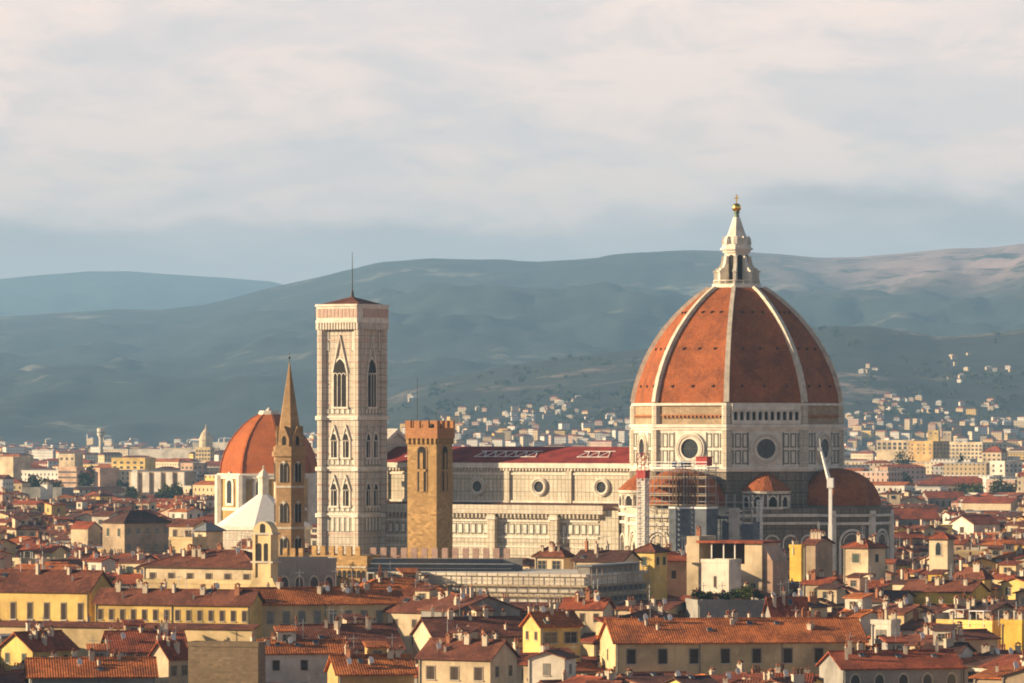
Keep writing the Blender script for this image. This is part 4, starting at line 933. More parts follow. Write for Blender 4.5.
# ------------------------------------------------------------------ the palace under scaffolding
pa = thing('scaffolded_palace', 'long palace wrapped in scaffolding with plank decks and pale netting across the centre', 'palace', at(584,965), R(-24))
PW, PD, PH = 44.0, 30.0, zat(577, 965)
MB().box(-PW,0,0,PD,0,PH).build('wall', WALL['white'], pa)
MB().box(-PW-.6,.6,-.5,PD+.5,PH,PH+.5).build('parapet', WALL['white'], pa)
b = MB()
for x in np.arange(-PW,.1,2.2): b.tube((x,-1.5,0),(x,-1.5,PH+.8),.075,.075,5)
for y in np.arange(0,PD,2.6): b.tube((1.6,y,0),(1.6,y,PH+1.5),.075,.075,5)
for z in np.arange(PH-11,PH+.5,1.0): b.tube((-PW,-1.52,z),(1.6,-1.52,z),.045,.045,4); b.tube((1.62,-1.5,z),(1.62,PD,z),.045,.045,4)
b.build('scaffold_poles', M['plank'], pa)
for k in range(5): MB().box(-PW,1.5,-1.5,-.1,PH-1.9-2.0*k,PH-1.62-2.0*k).box(.1,1.5,-1.5,PD,PH-1.9-2.0*k,PH-1.62-2.0*k).build('deck', M['plank'], pa)
for k in range(5): MB().box(-PW,0,-.62,-.55,PH-3.15-2.0*k,PH-1.95-2.0*k).build('netting', M['beige_net'], pa)
for k in range(4): MB().box(.6,.66,0,PD,PH-3.2-2.0*k,PH-1.95-2.0*k).build('netting', M['netting'], pa)
b = MB().box(-3,-.5,4,PD-1,PH+.5,PH+1.9)
b.build('roof_storey', WALL['grey'], pa)
for k in range(9): put('window', WINS['glass'], pa, (-.5,6+2.5*k,PH+1.2), math.pi/2, (1.3,1,.8))
MB().box(-3.4,.1,3.6,PD-.6,PH+1.9,PH+2.15).build('roof', ROOF['grey'], pa)
mc = pa.matrix_basis @ Vector((-PW/2,PD/2,0)); take(mc.x, mc.y, PW+4, PD+4, R(-24))
SEEN.append((950, (372,548,672,602), pa, 'the scaffolded palace'))
cn = thing('roof_canopy', 'long low dark metal canopy roof left above the scaffolded palace', 'canopy', at(440,985), R(-8))
b = MB()
for k, (y0, z0, z1) in enumerate(((0,25.6,27.0),(3.5,27.2,28.2))):
    b.extr([(y0,z0),(y0+3.4,z1),(y0+3.4,z1+.2),(y0,z0+.2)], -14.5, 15.5-4*k, 'x', 0)
b.build('roof', M['canopy'], cn)
b = MB()
for x in np.arange(-14.5, 15.6, 2.5): b.box(x-.1,x+.1,.05,.25,0 if abs(x) > 14 else 23.6,25.6).box(x-.06,x+.06,-.05,0,25.6,25.85)
b.box(-14.5,15.5,.0,.28,23.6,23.9).box(-14.5,15.5,-.06,0,25.5,25.75); b.build('post', M['whitepaint'], cn)
for z_ in (26.3, 27.25): MB().box(-14.5,14,1.6 if z_ < 27 else 3.35,1.75 if z_ < 27 else 3.48,z_,z_+.22).build('rail', M['metal'], cn)
MB().box(-14.5,15.5,6.5,7,0,28.4).build('back_wall', WALL['grey'], cn)
take(cn.location.x, 989, 31, 9, R(-5)); SEEN.append((984, (368,556,518,576), cn, 'the dark canopy roof'))

# ------------------------------------------------------------------ the battlemented palace in front of the towers
def battlements(parent, Mx, L_, z, mat, step=2.05, wd=1.15, h=1.9, th=.5):
    me = MB().box(-wd/2,wd/2,0,th,0,h).mesh('merlon', mat)
    for k in range(int(L_/step)):
        o = put('merlon', me, parent); o.matrix_local = Mx @ TR(step*(k+.5),0,z)
fp = thing('battlement_palace', 'honey stone palace wing with square battlements and a row of little arches, sunlit', 'palace', at(367,996), R(-30))
z = zat(556, 996)
MB().box(-13.5,0,0,9,0,z).build('wall', M['bargello'], fp)
b = MB()
for k in range(9): b.arch(.85,1.5,-.06,0,0,TR(-9.8+1.12*k,0,z-4.4))
b.build('arch_row', M['dark'], fp)
MB().box(-13.5,0,-.25,0,z-2.4,z-2.1).build('string_course', M['trim'], fp)
battlements(fp, TR(-13.5,0,0), 13.5, z, M['bargello'])
take(fp.location.x-6.5, 1001, 15, 10, R(-16)); SEEN.append((996, (303,546,367,586), fp, 'the battlement palace'))
f2 = thing('battlement_wall', 'long battlemented wall with pinkish merlons behind the dark canopy roof', 'wall', at(368,1000), R(-12))
z = zat(558, 1000)
MB().box(0,30,0,1.2,0,z).build('wall', M['bargello'], f2)
battlements(f2, TR(0,0,0), 30, z, M['rosestone'], 2.1, 1.2, 2.1)
take(f2.location.x+15, 1000, 31, 3, R(-2))
f3 = thing('battlement_wall', 'short battlemented stone wall left of the battlement palace below the slender spire', 'wall', at(281,1006), R(-26))
z = zat(557, 1006)
MB().box(0,5.4,0,1.2,0,z).build('wall', M['bargello'], f3); battlements(f3, TR(0,0,0), 5.4, z, M['bargello'], 1.8, 1.0, 1.8)

# small bell gable and shaded block
bg_ = thing('bell_gable', 'small cream bell gable with a rounded top and paired arched openings', 'bell gable', at(262.5,950), R(-30))
z0 = 0; zt = zat(521, 950)
pr = [(-3.6,0),(3.6,0),(3.6,zat(590,950)),(2.5,zat(582,950)),(2.1,zat(577,950)),(2.1,zt-2.3)] + [(2.1*math.cos(R(q)), zt-2.3+2.2*math.sin(R(q))) for q in range(20,161,20)] + [(-2.1,zt-2.3),(-2.1,zat(577,950)),(-2.5,zat(582,950)),(-3.6,zat(590,950))]
b = MB().extr(pr, 0, 2.2, 'x' if False else 'y', 0)
MB_ = b.build('wall', WALL['buff'], bg_)
for z_ in (zt-2.6, zat(563,950)): MB().box(-2.5,2.5,-.35,2.5,z_,z_+.35).build('cornice', M['trim'], bg_)
for x, zz, wd, h in ((0,zat(534,950),1.1,2.0),(-.8,zat(561,950),1.0,3.4),(.8,zat(561,950),1.0,3.4)): MB().arch(wd,h,-.08,0,0,Matrix.Translation((x,0,zz))).build('opening', M['dark'], bg_)
for s in (-1, 1): MB().box(s*1.75-.3,s*1.75+.3,-.3,0,zat(577,950),zt-2.6).build('pilaster', WALL['buff'], bg_)
take(bg_.location.x, 951, 8, 4, R(-20)); SEEN.append((950, (249,519,277,590), bg_, 'the small bell gable'))
hm('blocky grey shaded building with arched openings left of the battlement palace', 277, 336, 562, 587, .0001, 10, D=972, d=10, roof='flat', rise=.1, name='grey_block', cat='building', wall='grey', roofc='grey', wins=[W('f',1,4,1.5,2.4,'arch',4.6)], phrase='the grey block')
# ------------------------------------------------------------------ far apartment blocks, measured from the photograph
def block(label, x0, x1, yt, yb, fl, rot, D, wall, phrase=None, d=None, rows=4, cols=6, rcols=4, kind='glass', roofc='grey', ww=1.6, wh=1.6, roof='flat', rise=.1, name='apartment_block'):
    return hm(label, x0, x1, yt, yb, fl, rot, D=D, d=d, name=name, cat='apartment block' if name == 'apartment_block' else 'building', roof=roof, rise=rise, wall=wall, roofc=roofc, ytop=yt-3,
       wins=[W('f',rows,cols,ww,wh,kind,2.6,3.4)]+([W('r',rows,rcols,ww,wh,kind,2.6,3.4)] if rcols else []), phrase=phrase, ogroup='apartment blocks on the plain')
block('tall cream slab block with blank sunlit end at the left edge', -4, 29, 458, 480, .52, -40, 3300, 'cream', 'the cream slab block', rows=0, rcols=4)
block('orange brown apartment block with balcony rows at the left', 57, 84, 468, 494, .72, -35, 3150, 'pink', 'the balcony block', rows=6, cols=4, rcols=0, ww=3.2, wh=1.0)
block('cream stepped block behind the balcony block', 58, 82, 455, 468, .7, -30, 3400, 'cream', None, rows=1, cols=3, rcols=0)
block('pinkish apartment block between dark trees and the yellow block', 92, 118, 469, 488, .3, -50, 3150, 'pink', 'the pinkish block', rows=0, rcols=3)
block('bright yellow apartment block with dark windows on the far left', 110, 148, 459, 471, .92, -28, 3500, 'yellow', 'the yellow block', d=14, rows=2, cols=5, rcols=0, ww=2.2)
block('block of brown bays between white pillars on the left', 127, 186, 473, 496, .97, -24, 3120, 'tan', 'the white pillared block', d=16, rows=6, cols=1, rcols=0, ww=1)
tw_ = [o for o in bpy.data.objects if o.get('label','').startswith('block of brown bays')][0]
b = MB(); hh_ = zat(473,3120); wl = 57/5000*3120
for k in range(5): b.box(-wl/2+.5+k*wl/4.3, -wl/2+5.0+k*wl/4.3, -9.6, -8.05, 0, hh_+.4)
b.build('white_bay', WALL['white'], tw_)
block('dull pink block right of the white pillared block', 180, 206, 464, 487, .5, -35, 3450, 'pink', None, rows=5, cols=3, rcols=3)
block('sand coloured office block left of the smaller red dome', 195, 214, 448, 463, .8, -25, 4300, 'buff', None, rows=3, cols=5, rcols=2)
block('long white low shed far away on the left plain', 128, 200, 450, 454, 1, -15, 5200, 'white', 'the long white shed', d=30, rows=0, rcols=0, name='shed')
block('second long white shed nearer the smaller red dome', 192, 232, 443, 448, 1, -15, 5600, 'white', None, d=30, rows=0, rcols=0, name='shed')
block('pale grey low hall beneath the dark trees on the left', 20, 63, 489, 502, .97, -22, 2750, 'grey', None, d=14, rows=0, rcols=0, name='shed')
block('white stair tower standing on the pale grey hall', 40, 52, 486, 501, .6, -35, 2730, 'white', 'the white stair tower', rows=0, rcols=0)
block('white block with a row of pale canopies behind the right tribune', 878, 919, 441, 455, .85, -28, 4300, 'cream', 'the pale canopy block', d=16, rows=2, cols=7, rcols=2, ww=2.6, wh=2.4)
block('large orange brown block with shaded blue side on the right plain', 911, 951, 442, 463, .55, -45, 4250, 'ochre', 'the orange brown block', rows=3, cols=4, rcols=5)
block('cream grid fronted block with many square windows on the right plain', 950, 1010, 443, 457, .54, -40, 4450, 'cream', 'the grid fronted block', rows=4, cols=9, rcols=6, ww=2.2, wh=1.8)
block('yellow stub block above the orange brown block', 928, 941, 431, 440, .8, -20, 5600, 'yellow', None, rows=1, cols=2, rcols=0)
block('cream stub block right of the yellow stub block', 943, 953, 432, 440, .8, -20, 5650, 'cream', None, rows=1, cols=2, rcols=0)
block('cream house with a red hipped roof below the grid fronted block', 983, 1009, 452, 464, .7, -30, 3900, 'cream', None, rows=2, cols=4, rcols=2, roof='hip', rise=4, roofc='red')
block('tall cream block with shaded right half near the right edge', 991, 1024, 462, 478, .42, -45, 3400, 'white', 'the right edge block', rows=2, cols=2, rcols=4)
block('orange pink block with pale pillars left on the right plain', 880, 897, 468, 483, .45, -45, 3300, 'pink', None, rows=2, cols=2, rcols=3)
# water tower and a far church dome
wt = thing('water_tower', 'white flared water tower standing above the far roofs on the left', 'water tower', at(101,5000))
MB().lathe([(2.4,0),(2.1,40),(2.6,42),(3.8,44),(4.0,50),(3.6,50.8)],16).build('tower', WALL['white'], wt); MB().lathe([(4.05,46),(4.1,46.2),(4.1,47.2),(4.05,47.4)],16).build('band', M['greyshut'], wt)
fd = thing('far_church', 'pale far church with a pointed dome left of the smaller red dome', 'church', at(206,5200))
MB().lathe([(7,0),(7,38),(7.6,38.5),(6.6,41),(5,45),(2.6,48.5),(1,50),(.8,53),(.1,55)],12).build('dome', WALL['cream'], fd); MB().box(-9,14,-6,10,0,30).build('wall', WALL['cream'], fd)

# ------------------------------------------------------------------ trees
def leaf_mat(name, col):
    m, t, b = base_mat(name, .8)
    P = t.new('ShaderNodeNewGeometry').outputs['Position']
    f = t.noise(P, .35, 3, .6); g = t.noise(P, 2.5, 2, .6)
    c = t.mix(t.ramp(f, .35, .65), sc(col, .7), sc(col, 1.35)); c = t.mix(t.math('MULTIPLY', g, .5), c, (col[0]*1.6, col[1]*1.3, col[2]*.8))
    t.l.new(c, b.inputs['Base Color']); return m
LEAF = [leaf_mat('olive_leaves', (.062,.075,.026)), leaf_mat('dark_leaves', (.026,.043,.024)), leaf_mat('bright_leaves', (.085,.105,.022))]
BARK = plain('bark', (.09,.065,.045), .95)
def leaves(b, rng, cx, cy, cz, rx, rz, n, s, mat=0, clumps=9):
    cs = []
    for k in range(clumps):
        a, e, q = rng.uniform(0, 6.283), rng.uniform(-.6, 1), rng.uniform(.35, .8)
        cs.append((cx+math.cos(a)*rx*q*math.cos(e), cy+math.sin(a)*rx*q*math.cos(e), cz+rz*q*math.sin(e), rng.uniform(.35,.6)))
    for i in range(n):
        x, y, z, k = rng.choice(cs); v = Vector((rng.gauss(0,1), rng.gauss(0,1), rng.gauss(0,1))).normalized()*(rng.random()**.4)
        p = Vector((x+v.x*rx*k, y+v.y*rx*k, z+v.z*rz*k)); u = Vector((rng.gauss(0,1), rng.gauss(0,1), rng.gauss(0,1))).normalized(); w2 = u.orthogonal().normalized()
        q = s*rng.uniform(.6,1.3)
        b.add([p+u*q, p+w2*q*.6, p-u*q*.8, p-w2*q*.6], [(0,1,2,3)], mat)
def tree(label, px, D, H_, rx, kind, seed, group, z0=0, n=700, s=.55, tall=False):
    rng = random.Random(seed); o = thing('tree' if not tall else 'cypress_tree', label, 'tree', (at(px,D).x, D, z0), 0, group)
    b = MB().tube((0,0,-.5),(0,0,H_*.5),rx*.09+.12,rx*.05+.06,7)
    for k in range(5):
        a = rng.uniform(0,6.28); b.tube((0,0,H_*(.28+.05*k)),(math.cos(a)*rx*.6,math.sin(a)*rx*.6,H_*(.5+.07*k)),rx*.05+.05,.04,5)
    b.build('trunk', BARK, o)
    b = MB()
    if tall:
        for k in range(7): leaves(b, rng, 0,0,H_*(.2+.11*k), rx*(1-.11*k), H_*.14, n//7, s, 0, 4)
    else: leaves(b, rng, 0,0,H_*.62, rx, H_*.4, n, s, 0, 11)
    b.build('crown', LEAF[kind], o); return o
TREES = [('dark round tree beside the cream slab block',34,3050,471,494,9,1),('dark spreading tree below the cream slab block',45,2960,475,495,10,1),('dark tree above the white stair tower',57,2980,478,494,8,1),
 ('tall dark tree between the balcony block and the pinkish block',86,3040,467,496,9,1),('dark tree right of the pinkish block',122,3020,480,497,7,1),('low olive tree left of the white pillared block',131,2850,488,500,7,0),
 ('broad olive tree at the foot of the white pillared block',163,2850,486,502,12,0),('olive tree right of the white pillared block base',177,2900,483,500,9,0),('mid green tree left of the smaller red dome',198,2900,482,497,9,0),
 ('low yellowish tree left of the white stair pillar',142,2830,494,502,6,2),('dark umbrella tree below the pale canopy block',905,3700,452,462,10,1),('olive tree below the orange pink block',891,3000,472,488,9,0),('dark tree left of the long dull red roof',906,3050,472,488,9,1),
 ('green tree in front of the long dull red roof at its left',938,3010,485,496,9,0),('green tree in front of the middle of the long dull red roof',962,3000,484,497,10,0),('bright green tree before the right end of the long dull red roof',977,2990,484,496,8,2),
 ('large olive tree right of the long dull red roof',1003,3000,477,494,13,0),('olive green tree at the right edge beside the large olive tree',1021,3030,478,494,10,0)]
for i, (lb, px, D, yt, yb, rp_, kd) in enumerate(TREES):
    o = tree(lb, px, D, zat(yt, D), rp_*D/FPX, kd, 100+i, 'trees among the far houses', s=1.0, n=900); SEEN.append((D, (px-rp_,yt,px+rp_,yb), o, None))
tree('dark pointed cypress below the grid fronted block', 961, 3800, zat(450,3800), 6, 1, 5, None, tall=True, s=.9)
# roof garden shrubs on the flat terrace house
rg = [o for o in bpy.data.objects if o.get('label') == 'plain grey house wall below the roof garden'][0]
rgz = zat(604, 950)
for i, (px, dD, h_, rx, kd, lb) in enumerate(((700,4,2.6,1.5,1,'dark shrub at the left end of the roof garden'),(712,6,2.2,1.6,0,'olive shrub left in the roof garden'),(722,5,2.0,1.5,1,'low dark shrub in the middle of the roof garden'),(735,6,2.7,1.7,1,'dark bushy shrub left of the brightest shrub'),
     (745,5,3.2,2.2,2,'brightest yellow green shrub in the roof garden'),(757,7,2.4,1.6,1,'dark shrub at the right end of the roof garden'))):
    rng = random.Random(60+i); o = thing('shrub', lb, 'shrub', (at(px,950+dD).x, 950+dD, rgz+.06), 0, 'roof garden shrubs')
    MB().tube((0,0,-.1),(0,0,h_*.5),.08,.05,5).build('stem', BARK, o); b = MB(); leaves(b, rng, 0,0,h_*.55,rx,h_*.5,420,.24,0,8); b.build('foliage', LEAF[kd], o)

# ------------------------------------------------------------------ the old town filled in: candidates, then what shows
rng = random.Random(11)
def blocked(x, y, r):
    for fx, fy, hw, hd, ro in FOOT:
        dx, dy = x-fx, y-fy
        if abs(dx) > hw+hd+r or abs(dy) > hw+hd+r: continue
        c, s = math.cos(ro), math.sin(ro); u, v = dx*c+dy*s, -dx*s+dy*c
        if abs(u) < hw+r and abs(v) < hd+r: return True
    return False
WK = ['cream']*9 + ['buff']*4 + ['white']*6 + ['yellow']*2 + ['ochre']*3 + ['pink']*3 + ['tan']*4 + ['grey']*4
RK = ['red']*7 + ['orange']*2 + ['brown']*8 + ['dark']*5
cands = []
D = 742.0
while D < 2500:
    cell = 10.2 if D < 1500 else 12.0
    half = D*.1024*1.04 + 110
    x = -half + rng.uniform(0, cell)
    blk = math.floor(D/42)
    while x < half:
        bx = math.floor((x + (blk % 2)*20)/36); br = random.Random(bx*977+blk*131)
        rot = R(br.choice([-36,-30,-24,-18,-30,-40,12,22,-8,30]) + rng.uniform(-5,5))
        w_, d_ = rng.uniform(6.2,12.5), rng.uniform(6,10)
        if rng.random() < .1: w_ *= 1.5
        h = br.uniform(12.5,18) + rng.uniform(-4.0,3.8)
        if D < 860: h = min(h, 17.5)
        if rng.random() < .05: h += rng.uniform(2,5); w_, d_ = rng.uniform(5,7.5), rng.uniform(5,7)
        px_, py_ = x + rng.uniform(-3,3), D + rng.uniform(-3,3)
        x += cell*rng.uniform(.9,1.15)
        if blocked(px_, py_, .36*min(w_,d_)): continue
        roof = rng.choices(['gx','gy','hip','flat','shed'], [7,4,4,1.2,1.6])[0]
        rise = {'gx':d_*.15,'gy':w_*.15,'hip':min(w_,d_)*.17,'flat':.1,'shed':d_*.14}[roof]
        ext = (abs(w_*math.cos(rot))+abs(d_*math.sin(rot)))/2 + .4
        ok = True; low = False
        for Dv, (a0,y0,a1,y1), th, ph in SEEN:
            if py_ - 4 < Dv:
                l, r_ = CX+(px_-ext)*FPX/py_, CX+(px_+ext)*FPX/py_
                if r_ > a0+1 and l < a1-1:
                    lim = CAMZ - (y1-5.0-HY)*(py_-5)/FPX - rise - 1.0
                    if h > lim - 2.5: low = True
                    if h > lim: h = lim - rng.uniform(0,1.5)
        if h < 7: ok = False
        if ok: cands.append(dict(x=px_, y=py_, rot=rot, w=w_, d=d_, h=h, roof=roof, rise=rise, wall=rng.choice(WK), roofc=rng.choice(RK) if roof != 'flat' else rng.choice(['brown','grey','red']), seed=rng.randrange(10**6), low=low))
    D += (8.6 if D < 1500 else 11.0)
# what of each shows: paint the boxes far to near into a half size id buffer
IW, IH = 512, 342
buf = np.full((IH, IW), -1, np.int32)
def hull(pts):
    pts = sorted(set(pts)); 
    def half(ps):
        o = []
        for p in ps:
            while len(o) > 1 and (o[-1][0]-o[-2][0])*(p[1]-o[-2][1]) - (o[-1][1]-o[-2][1])*(p[0]-o[-2][0]) <= 0: o.pop()
            o.append(p)
        return o[:-1]
    return half(pts) + half(pts[::-1])
def fill(poly, i):
    xs, ys = [p[0] for p in poly], [p[1] for p in poly]
    x0, x1, y0, y1 = max(0,int(min(xs))), min(IW-1,int(max(xs))+1), max(0,int(min(ys))), min(IH-1,int(max(ys))+1)
    if x0 > x1 or y0 > y1: return
    gx, gy = np.meshgrid(np.arange(x0,x1+1)+.5, np.arange(y0,y1+1)+.5); m = np.ones(gx.shape, bool)
    for k in range(len(poly)):
        (ax,ay),(bx,by) = poly[k], poly[(k+1)%len(poly)]
        m &= (bx-ax)*(gy-ay)-(by-ay)*(gx-ax) >= 0
    buf[y0:y1+1,x0:x1+1][m] = i
def cand_pts(c):
    m2 = Matrix.Rotation(c['rot'], 2); out = []
    for sx in (-1,1):
        for sy in (-1,1):
            p = m2 @ Vector((sx*(c['w']/2+.5), sy*(c['d']/2+.5)))
            for z in (0, c['h']): u = proj((c['x']+p.x, c['y']+p.y, z)); out.append((u[0]/2, u[1]/2))
    e = (c['w']/2, 0) if c['roof'] == 'gx' else (0, c['d']/2)
    for s in (-1, 1):
        p = m2 @ Vector((e[0]*s, e[1]*s)); u = proj((c['x']+p.x, c['y']+p.y, c['h']+c['rise'])); out.append((u[0]/2, u[1]/2))
    return out
items = [(c['y'], i, hull(cand_pts(c))) for i, c in enumerate(cands)]
for Dv, (a0,y0,a1,y1), th, ph in SEEN: items.append((Dv, -2, [(a0/2,y0/2),(a1/2,y0/2),(a1/2,y1/2),(a0/2,y1/2)]))
for _, i, pl in sorted(items, key=lambda t: -t[0]): fill(pl, i)
cnt = np.bincount(buf[buf >= 0], minlength=len(cands))
order = [int(i) for i in np.argsort(-cnt) if cnt[i] > 0]
picked = order[:max(0, 300-HOUSES)]; pset = set(picked)
cen = {}
ys_, xs_ = np.nonzero(buf >= 0)
for i in picked:
    q = np.argwhere(buf == i); cen[i] = (float(q[:,1].mean())*2, float(q[:,0].mean())*2)
# labels: look first, then the nearest thing one can name
anchors = [((a0+a1)/2, (y0+y1)/2, (a0,y0,a1,y1), ph) for Dv, (a0,y0,a1,y1), th, ph in SEEN if ph and y1 > 440]
COL = dict(cream='cream', buff='buff', white='white', yellow='yellow', ochre='ochre', pink='pinkish', tan='tan', grey='grey')
TYPE = dict(gx='gabled', gy='gable fronted', hip='hipped', flat='flat', shed='sloping')
bases = {}
for i in picked:
    c = cands[i]; px, py = cen[i]
    def dist(a):
        bx = a[2]; dx = max(bx[0]-px, 0, px-bx[2]); dy = max(bx[1]-py, 0, py-bx[3]); return math.hypot(dx, dy*1.4) + .15*math.hypot(a[0]-px, a[1]-py)
    a = min(anchors, key=dist); dx, dy = px-a[0], py-a[1]; bw, bh = max((a[2][2]-a[2][0])/2, 8), max((a[2][3]-a[2][1])/2, 6)
    if abs(dx)/bw > abs(dy)/bh*.9: rel = 'right of' if dx > 0 else 'left of'
    else: rel = 'below' if dy > 0 else 'above'
    rc = {'red':'red','orange':'orange','brown':'brown','dark':'dark brown','grey':'grey'}[c['roofc']]
    text = f"{COL[c['wall']]} house with {rc} {TYPE[c['roof']]} roof {rel} {a[3]}"
    bases.setdefault(text, []).append((dist(a), i))
ORD = ['nearest','second nearest','third nearest','fourth nearest','fifth nearest','sixth nearest','seventh nearest','eighth nearest','ninth nearest','tenth nearest']
label_of = {}
for text, l in bases.items():
    l.sort()
    for k, (_, i) in enumerate(l): label_of[i] = text if len(l) == 1 else f"{ORD[min(k,9)]} {text}"
for i in picked:
    c = cands[i]; q = random.Random(c['seed']); px_n = cnt[i]*4; s_ = FPX/c['y']
    wins = []
    wk = q.choice(['brown','green','grey','glass','glass','open','brown'])
    if px_n > 70:
        rows = 1 if px_n < 330 else 2
        wins.append(W('f', rows, max(1,int(c['w']/q.uniform(2.8,4.2))), q.uniform(.9,1.25), q.uniform(1.3,1.9), wk, 1.9, 3.3))
        side = 'r' if c['rot'] < 0 else 'l'
        if q.random() < .65: wins.append(W(side, rows, max(1,int(c['d']/q.uniform(3.2,5))), 1.0, 1.5, wk, 1.9, 3.3))
    ch = [(q.uniform(-.8,.8), q.uniform(-.6,.6), q.choice([0,0,1,2]), 'chim' if q.random() < .82 else 'chimred') for _ in range(q.choice([1,2,2,3,3,4] if c['y'] > 840 else [0,1,1,2]))] if px_n > 30 else []
    ds = [(q.uniform(-.7,.7), q.uniform(-.8,.2))] if px_n > 90 and q.random() < .5 else []
    an = [(q.uniform(-.6,.6), q.uniform(-.3,.3))] if px_n > 110 and not c['low'] and q.random() < .7 else []
    rm = (q.uniform(-.5,.5), q.uniform(-.2,.5), q.uniform(2.5,4.5), q.uniform(2.5,3.5), q.uniform(1.9,2.8)) if px_n > 60 and q.random() < .36 and c['roof'] != 'shed' and not c['low'] else None
    house('house', label_of[i], 'house', 'houses of the old town', c['x'], c['y'], c['rot'], c['w'], c['d'], c['h'], c['roof'], c['rise'], c['wall'], c['roofc'], wins, ch, ds, an, rm, clutter=q.choice([0,1,2]) if px_n > 110 else 0)
print('candidates', len(cands), 'visible', len(order), 'picked', len(picked), 'hand', HOUSES)

# ------------------------------------------------------------------ the uncountable rest: far houses, hillside houses, far trees
def far_wall(name, col):
    m, t, b = base_mat(name, .9)
    P, u, z = wall_uv(t); f = t.noise(P, .05, 4, .6)
    a = t.math('FRACT', t.math('DIVIDE', u, 3.3)); e = t.math('FRACT', t.math('DIVIDE', z, 3.4))
    wn_ = t.math('MULTIPLY', t.math('MULTIPLY', t.ramp(a,.33,.36), t.ramp(a,.68,.65)), t.math('MULTIPLY', t.ramp(e,.3,.33), t.ramp(e,.8,.77)))
    c = t.mix(t.ramp(f,.35,.7), col, sc(col,.75))
    t.l.new(t.mix(wn_, c, (.06,.055,.05)), b.inputs['Base Color']); return m
FW = [far_wall('far_%s_wall' % k, c) for k, c in (('cream',(.64,.52,.36)),('white',(.70,.65,.57)),('buff',(.58,.44,.26)),('ochre',(.54,.35,.16)),('pink',(.52,.36,.28)),('grey',(.38,.36,.33)),('yellow',(.68,.47,.16)))]
FR = [ROOF['red'], ROOF['brown'], ROOF['orange'], ROOF['dark'], ROOF['grey'], plain('pale_flat_roof', (.55,.52,.48), .8)]
FMATS = FW + FR + [M['chim']]
def simple(b, x, y, rot, w_, d_, h, roof, rise, wm, rm, z0=0.):
    Mx = TR(x, y, z0, rot); q = MB(); wall_geo(q, roof, w_, d_, h, rise, wm, -6 if z0 else 0); roof_geo_s(q, roof, w_, d_, h, rise, rm, wm); b.add(q.v, [f for f in q.f], 0, Mx); b.m[-len(q.f):] = q.m
def roof_geo_s(b, roof, w, d, h, rise, mt, mu):
    X_, Y_ = w/2+.4, d/2+.4
    if roof == 'gx' or roof == 'shed': b.extr([(-Y_,h+.02),(Y_,h+.02),(0 if roof == 'gx' else Y_,h+rise+.15)], -X_, X_, 'x', mt)
    elif roof == 'gy': b.extr([(-X_,h+.02),(X_,h+.02),(0,h+rise+.15)], -Y_, Y_, 'y', mt)
    elif roof == 'hip':
        m = min(w,d)/2; rx, ry = max(w/2-m,.05), max(d/2-m,.05)
        b.prism([(-X_,-Y_),(X_,-Y_),(X_,Y_),(-X_,Y_)], h+.02, h+rise, mt, top=[(-rx,-ry),(rx,-ry),(rx,ry),(-rx,ry)])
    else: b.box(-X_+.2,X_-.2,-Y_+.2,Y_-.2,h+.02,h+.5,mt)
b = MB(); WI = dict(cream=0, white=1, buff=2, ochre=3, pink=4, grey=5, yellow=6, tan=2); RI = dict(red=0, brown=1, orange=2, dark=3, grey=4)
for i, c in enumerate(cands):
    if i not in pset: simple(b, c['x'], c['y'], c['rot'], c['w'], c['d'], c['h'], c['roof'], c['rise'], WI[c['wall']], 7+RI[c['roofc']])
    if i not in pset and cnt[i] > 0:
        q = random.Random(c['seed'])
        for _ in range(q.choice([0,1,1])): b.box(-.4,.4,-.3,.3,0,1.5,13,TR(c['x']+q.uniform(-.35,.35)*c['w'], c['y']+q.uniform(-.35,.35)*c['d'], c['h']+.2, c['rot']))
rng = random.Random(5); D = 2500.0
while D < 8300:
    cell = 12 + (D-2500)*.0045; half = D*.1024*1.05 + 180; x = -half + rng.uniform(0,cell)
    while x < half:
        px_, py_ = x+rng.uniform(-4,4), D+rng.uniform(-6,6); x += cell*rng.uniform(.9,1.3)
        if blocked(px_, py_, 5): continue
        open_ = mnoise.noise(Vector((px_/170, py_/420, 7.7)))
        if open_ > .40 and D > 2700: continue
        col = CX + px_*FPX/py_
        if D > 6300: z0 = max(0., hill_z('near', col, D)) + .5
        else: z0 = 0.
        if z0 > 38 and rng.random() < min(.97, .3+(z0-38)/32): continue
        if z0 > 75: continue
        big = rng.random() < .16 and D > 2700 and D < 6500
        if big: w_, d_, h = rng.uniform(18,42), rng.uniform(11,16), rng.uniform(15,27); roof = rng.choice(['flat','flat','hip','gx'])
        else: w_, d_, h = rng.uniform(8,17), rng.uniform(8,12), rng.uniform(8,17 if D < 4000 else 15); roof = rng.choice(['gx','gx','gy','hip','hip','flat'])
        rise = {'gx':d_*.16,'gy':w_*.15,'hip':min(w_,d_)*.18,'flat':.4}[roof]
        for Dv, (a0,y0,a1,y1), th, ph in SEEN:
            if py_-8 < Dv and a0-3 < col < a1+3 and y1 > 440:
                h = min(h, CAMZ-(y1-1-HY)*(py_-8)/FPX-rise)
        if h < 3: continue
        rot = R(rng.choice([-40,-32,-25,-15,10,25])+rng.uniform(-6,6))
        simple(b, px_, py_, rot, w_, d_, h, roof, rise, rng.choice([0,0,0,1,1,1,1,2,2,3,4,6]), 7+(rng.choice([4,5,5,5]) if roof == 'flat' else rng.choice([0,0,0,1,1,2,3])), z0)
    D += 14 + (D-2500)*.010
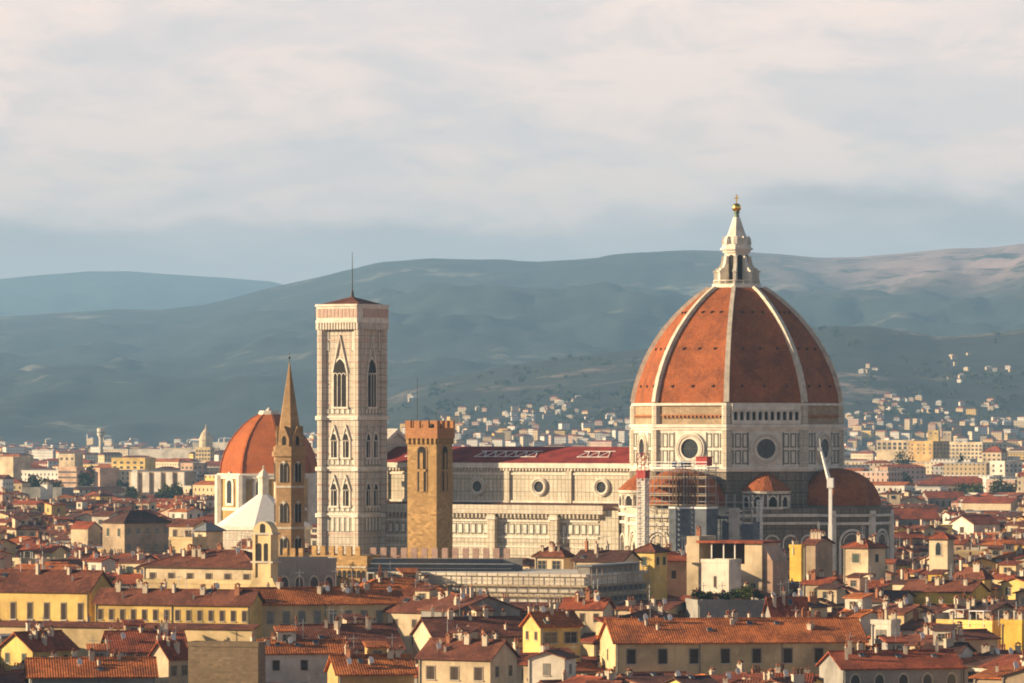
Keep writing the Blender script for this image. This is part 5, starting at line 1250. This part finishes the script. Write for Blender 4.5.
# villas on the hillsides: clusters seen in the photograph
VIL = [(a_,b_,c_,d_,max(3,int(n_*.42))) for a_,b_,c_,d_,n_ in [(985,371,26,6,14),(962,380,10,4,7),(900,402,34,8,34),(935,412,30,6,26),(870,418,30,8,30),(985,408,26,8,20),(1010,372,10,3,6),(890,408,22,5,20),(555,410,30,5,34),(520,414,34,6,30),(600,418,30,6,26),(575,402,24,3,12),
       (470,420,40,6,22),(408,378,9,4,9),(397,382,7,3,6),(412,398,8,3,6),(455,372,14,4,5),(500,424,60,5,30),(620,424,25,5,16),(870,372,22,4,10),(958,355,20,4,5),(440,428,40,4,24),(950,424,50,5,34),(1000,424,26,5,24),(870,428,24,4,24)]]
for px, py, sx, sy, n in VIL:
    for k in range(n):
        a, e = px+rng.gauss(0,.5)*sx, py+rng.gauss(0,.5)*sy
        lo_, hi_ = 6400., 8990.
        for _ in range(22):
            m_ = (lo_+hi_)/2; yy = HY + (CAMZ-hill_z('near', a, m_))*FPX/m_
            if yy > e: lo_ = m_
            else: hi_ = m_
        zz = hill_z('near', a, lo_)
        if lo_ > 8950 or zz < 1: continue
        simple(b, at(a,lo_).x, lo_, R(rng.choice([-35,-20,15])), rng.uniform(6,12), rng.uniform(5,8), rng.uniform(3.5,6.5), 'hip', 1.8, rng.choice([0,1,2,4,5]), 7+rng.choice([0,1,5]), zz)
for k in range(650):                                    # foot of the long ridge, left of the foothill
    a = rng.uniform(-20, 470); D = rng.uniform(7600, 8900)
    if rng.random() > .25+.75*abs(mnoise.noise(Vector((a/34, D/600, 2)))*2.2): continue
    zz = hill_z('main', a, D)
    if a > 330 and hill_z('near', a, 8900) > 60: continue
    simple(b, at(a,D).x, D, R(rng.choice([-35,-20,15])), rng.uniform(8,18), rng.uniform(8,12), rng.uniform(5,11), 'hip', 2.4, rng.choice([0,1,1,1,2,5]), 7+rng.choice([0,1,5,5]), max(zz,0.)+.3)
b.build('distant_houses', FMATS)['kind'] = 'stuff'
rng = random.Random(9); b = MB()
for k in range(1150):
    D = rng.uniform(2550, 8000); px = rng.uniform(-170, 1194); x = at(px,D).x
    if mnoise.noise(Vector((x/170, D/420, 7.7))) < .12 and rng.random() < .75: continue
    if blocked(x, D, 6): continue
    z0 = max(0., hill_z('near', px, D)) if D > 6300 else 0.
    hgt = rng.uniform(6,13); rx = rng.uniform(4,8)
    if D < 3200 and any(a0-4 < px < a1+4 and D < Dv for Dv,(a0,y0,a1,y1),_,_ in SEEN if y1 > 440): continue
    leaves(b, rng, x, D, z0+hgt*.55, rx, hgt*.5, 70, 1.7, rng.choice([0,1,1]), 5)
for k in range(1100):                                   # woods and hedges on the foothill
    px = rng.uniform(380, 1050); D = rng.uniform(6700, 8950)
    if mnoise.noise(Vector((px/34, D/200, 4.4))) < .12: continue
    z0 = hill_z('near', px, D)
    if z0 < 6: continue
    leaves(b, rng, at(px,D).x, D, z0+4, rng.uniform(6,11), rng.uniform(4,7), 42, 2.2, rng.choice([0,1]), 5)
b.build('distant_trees', LEAF)['kind'] = 'stuff'
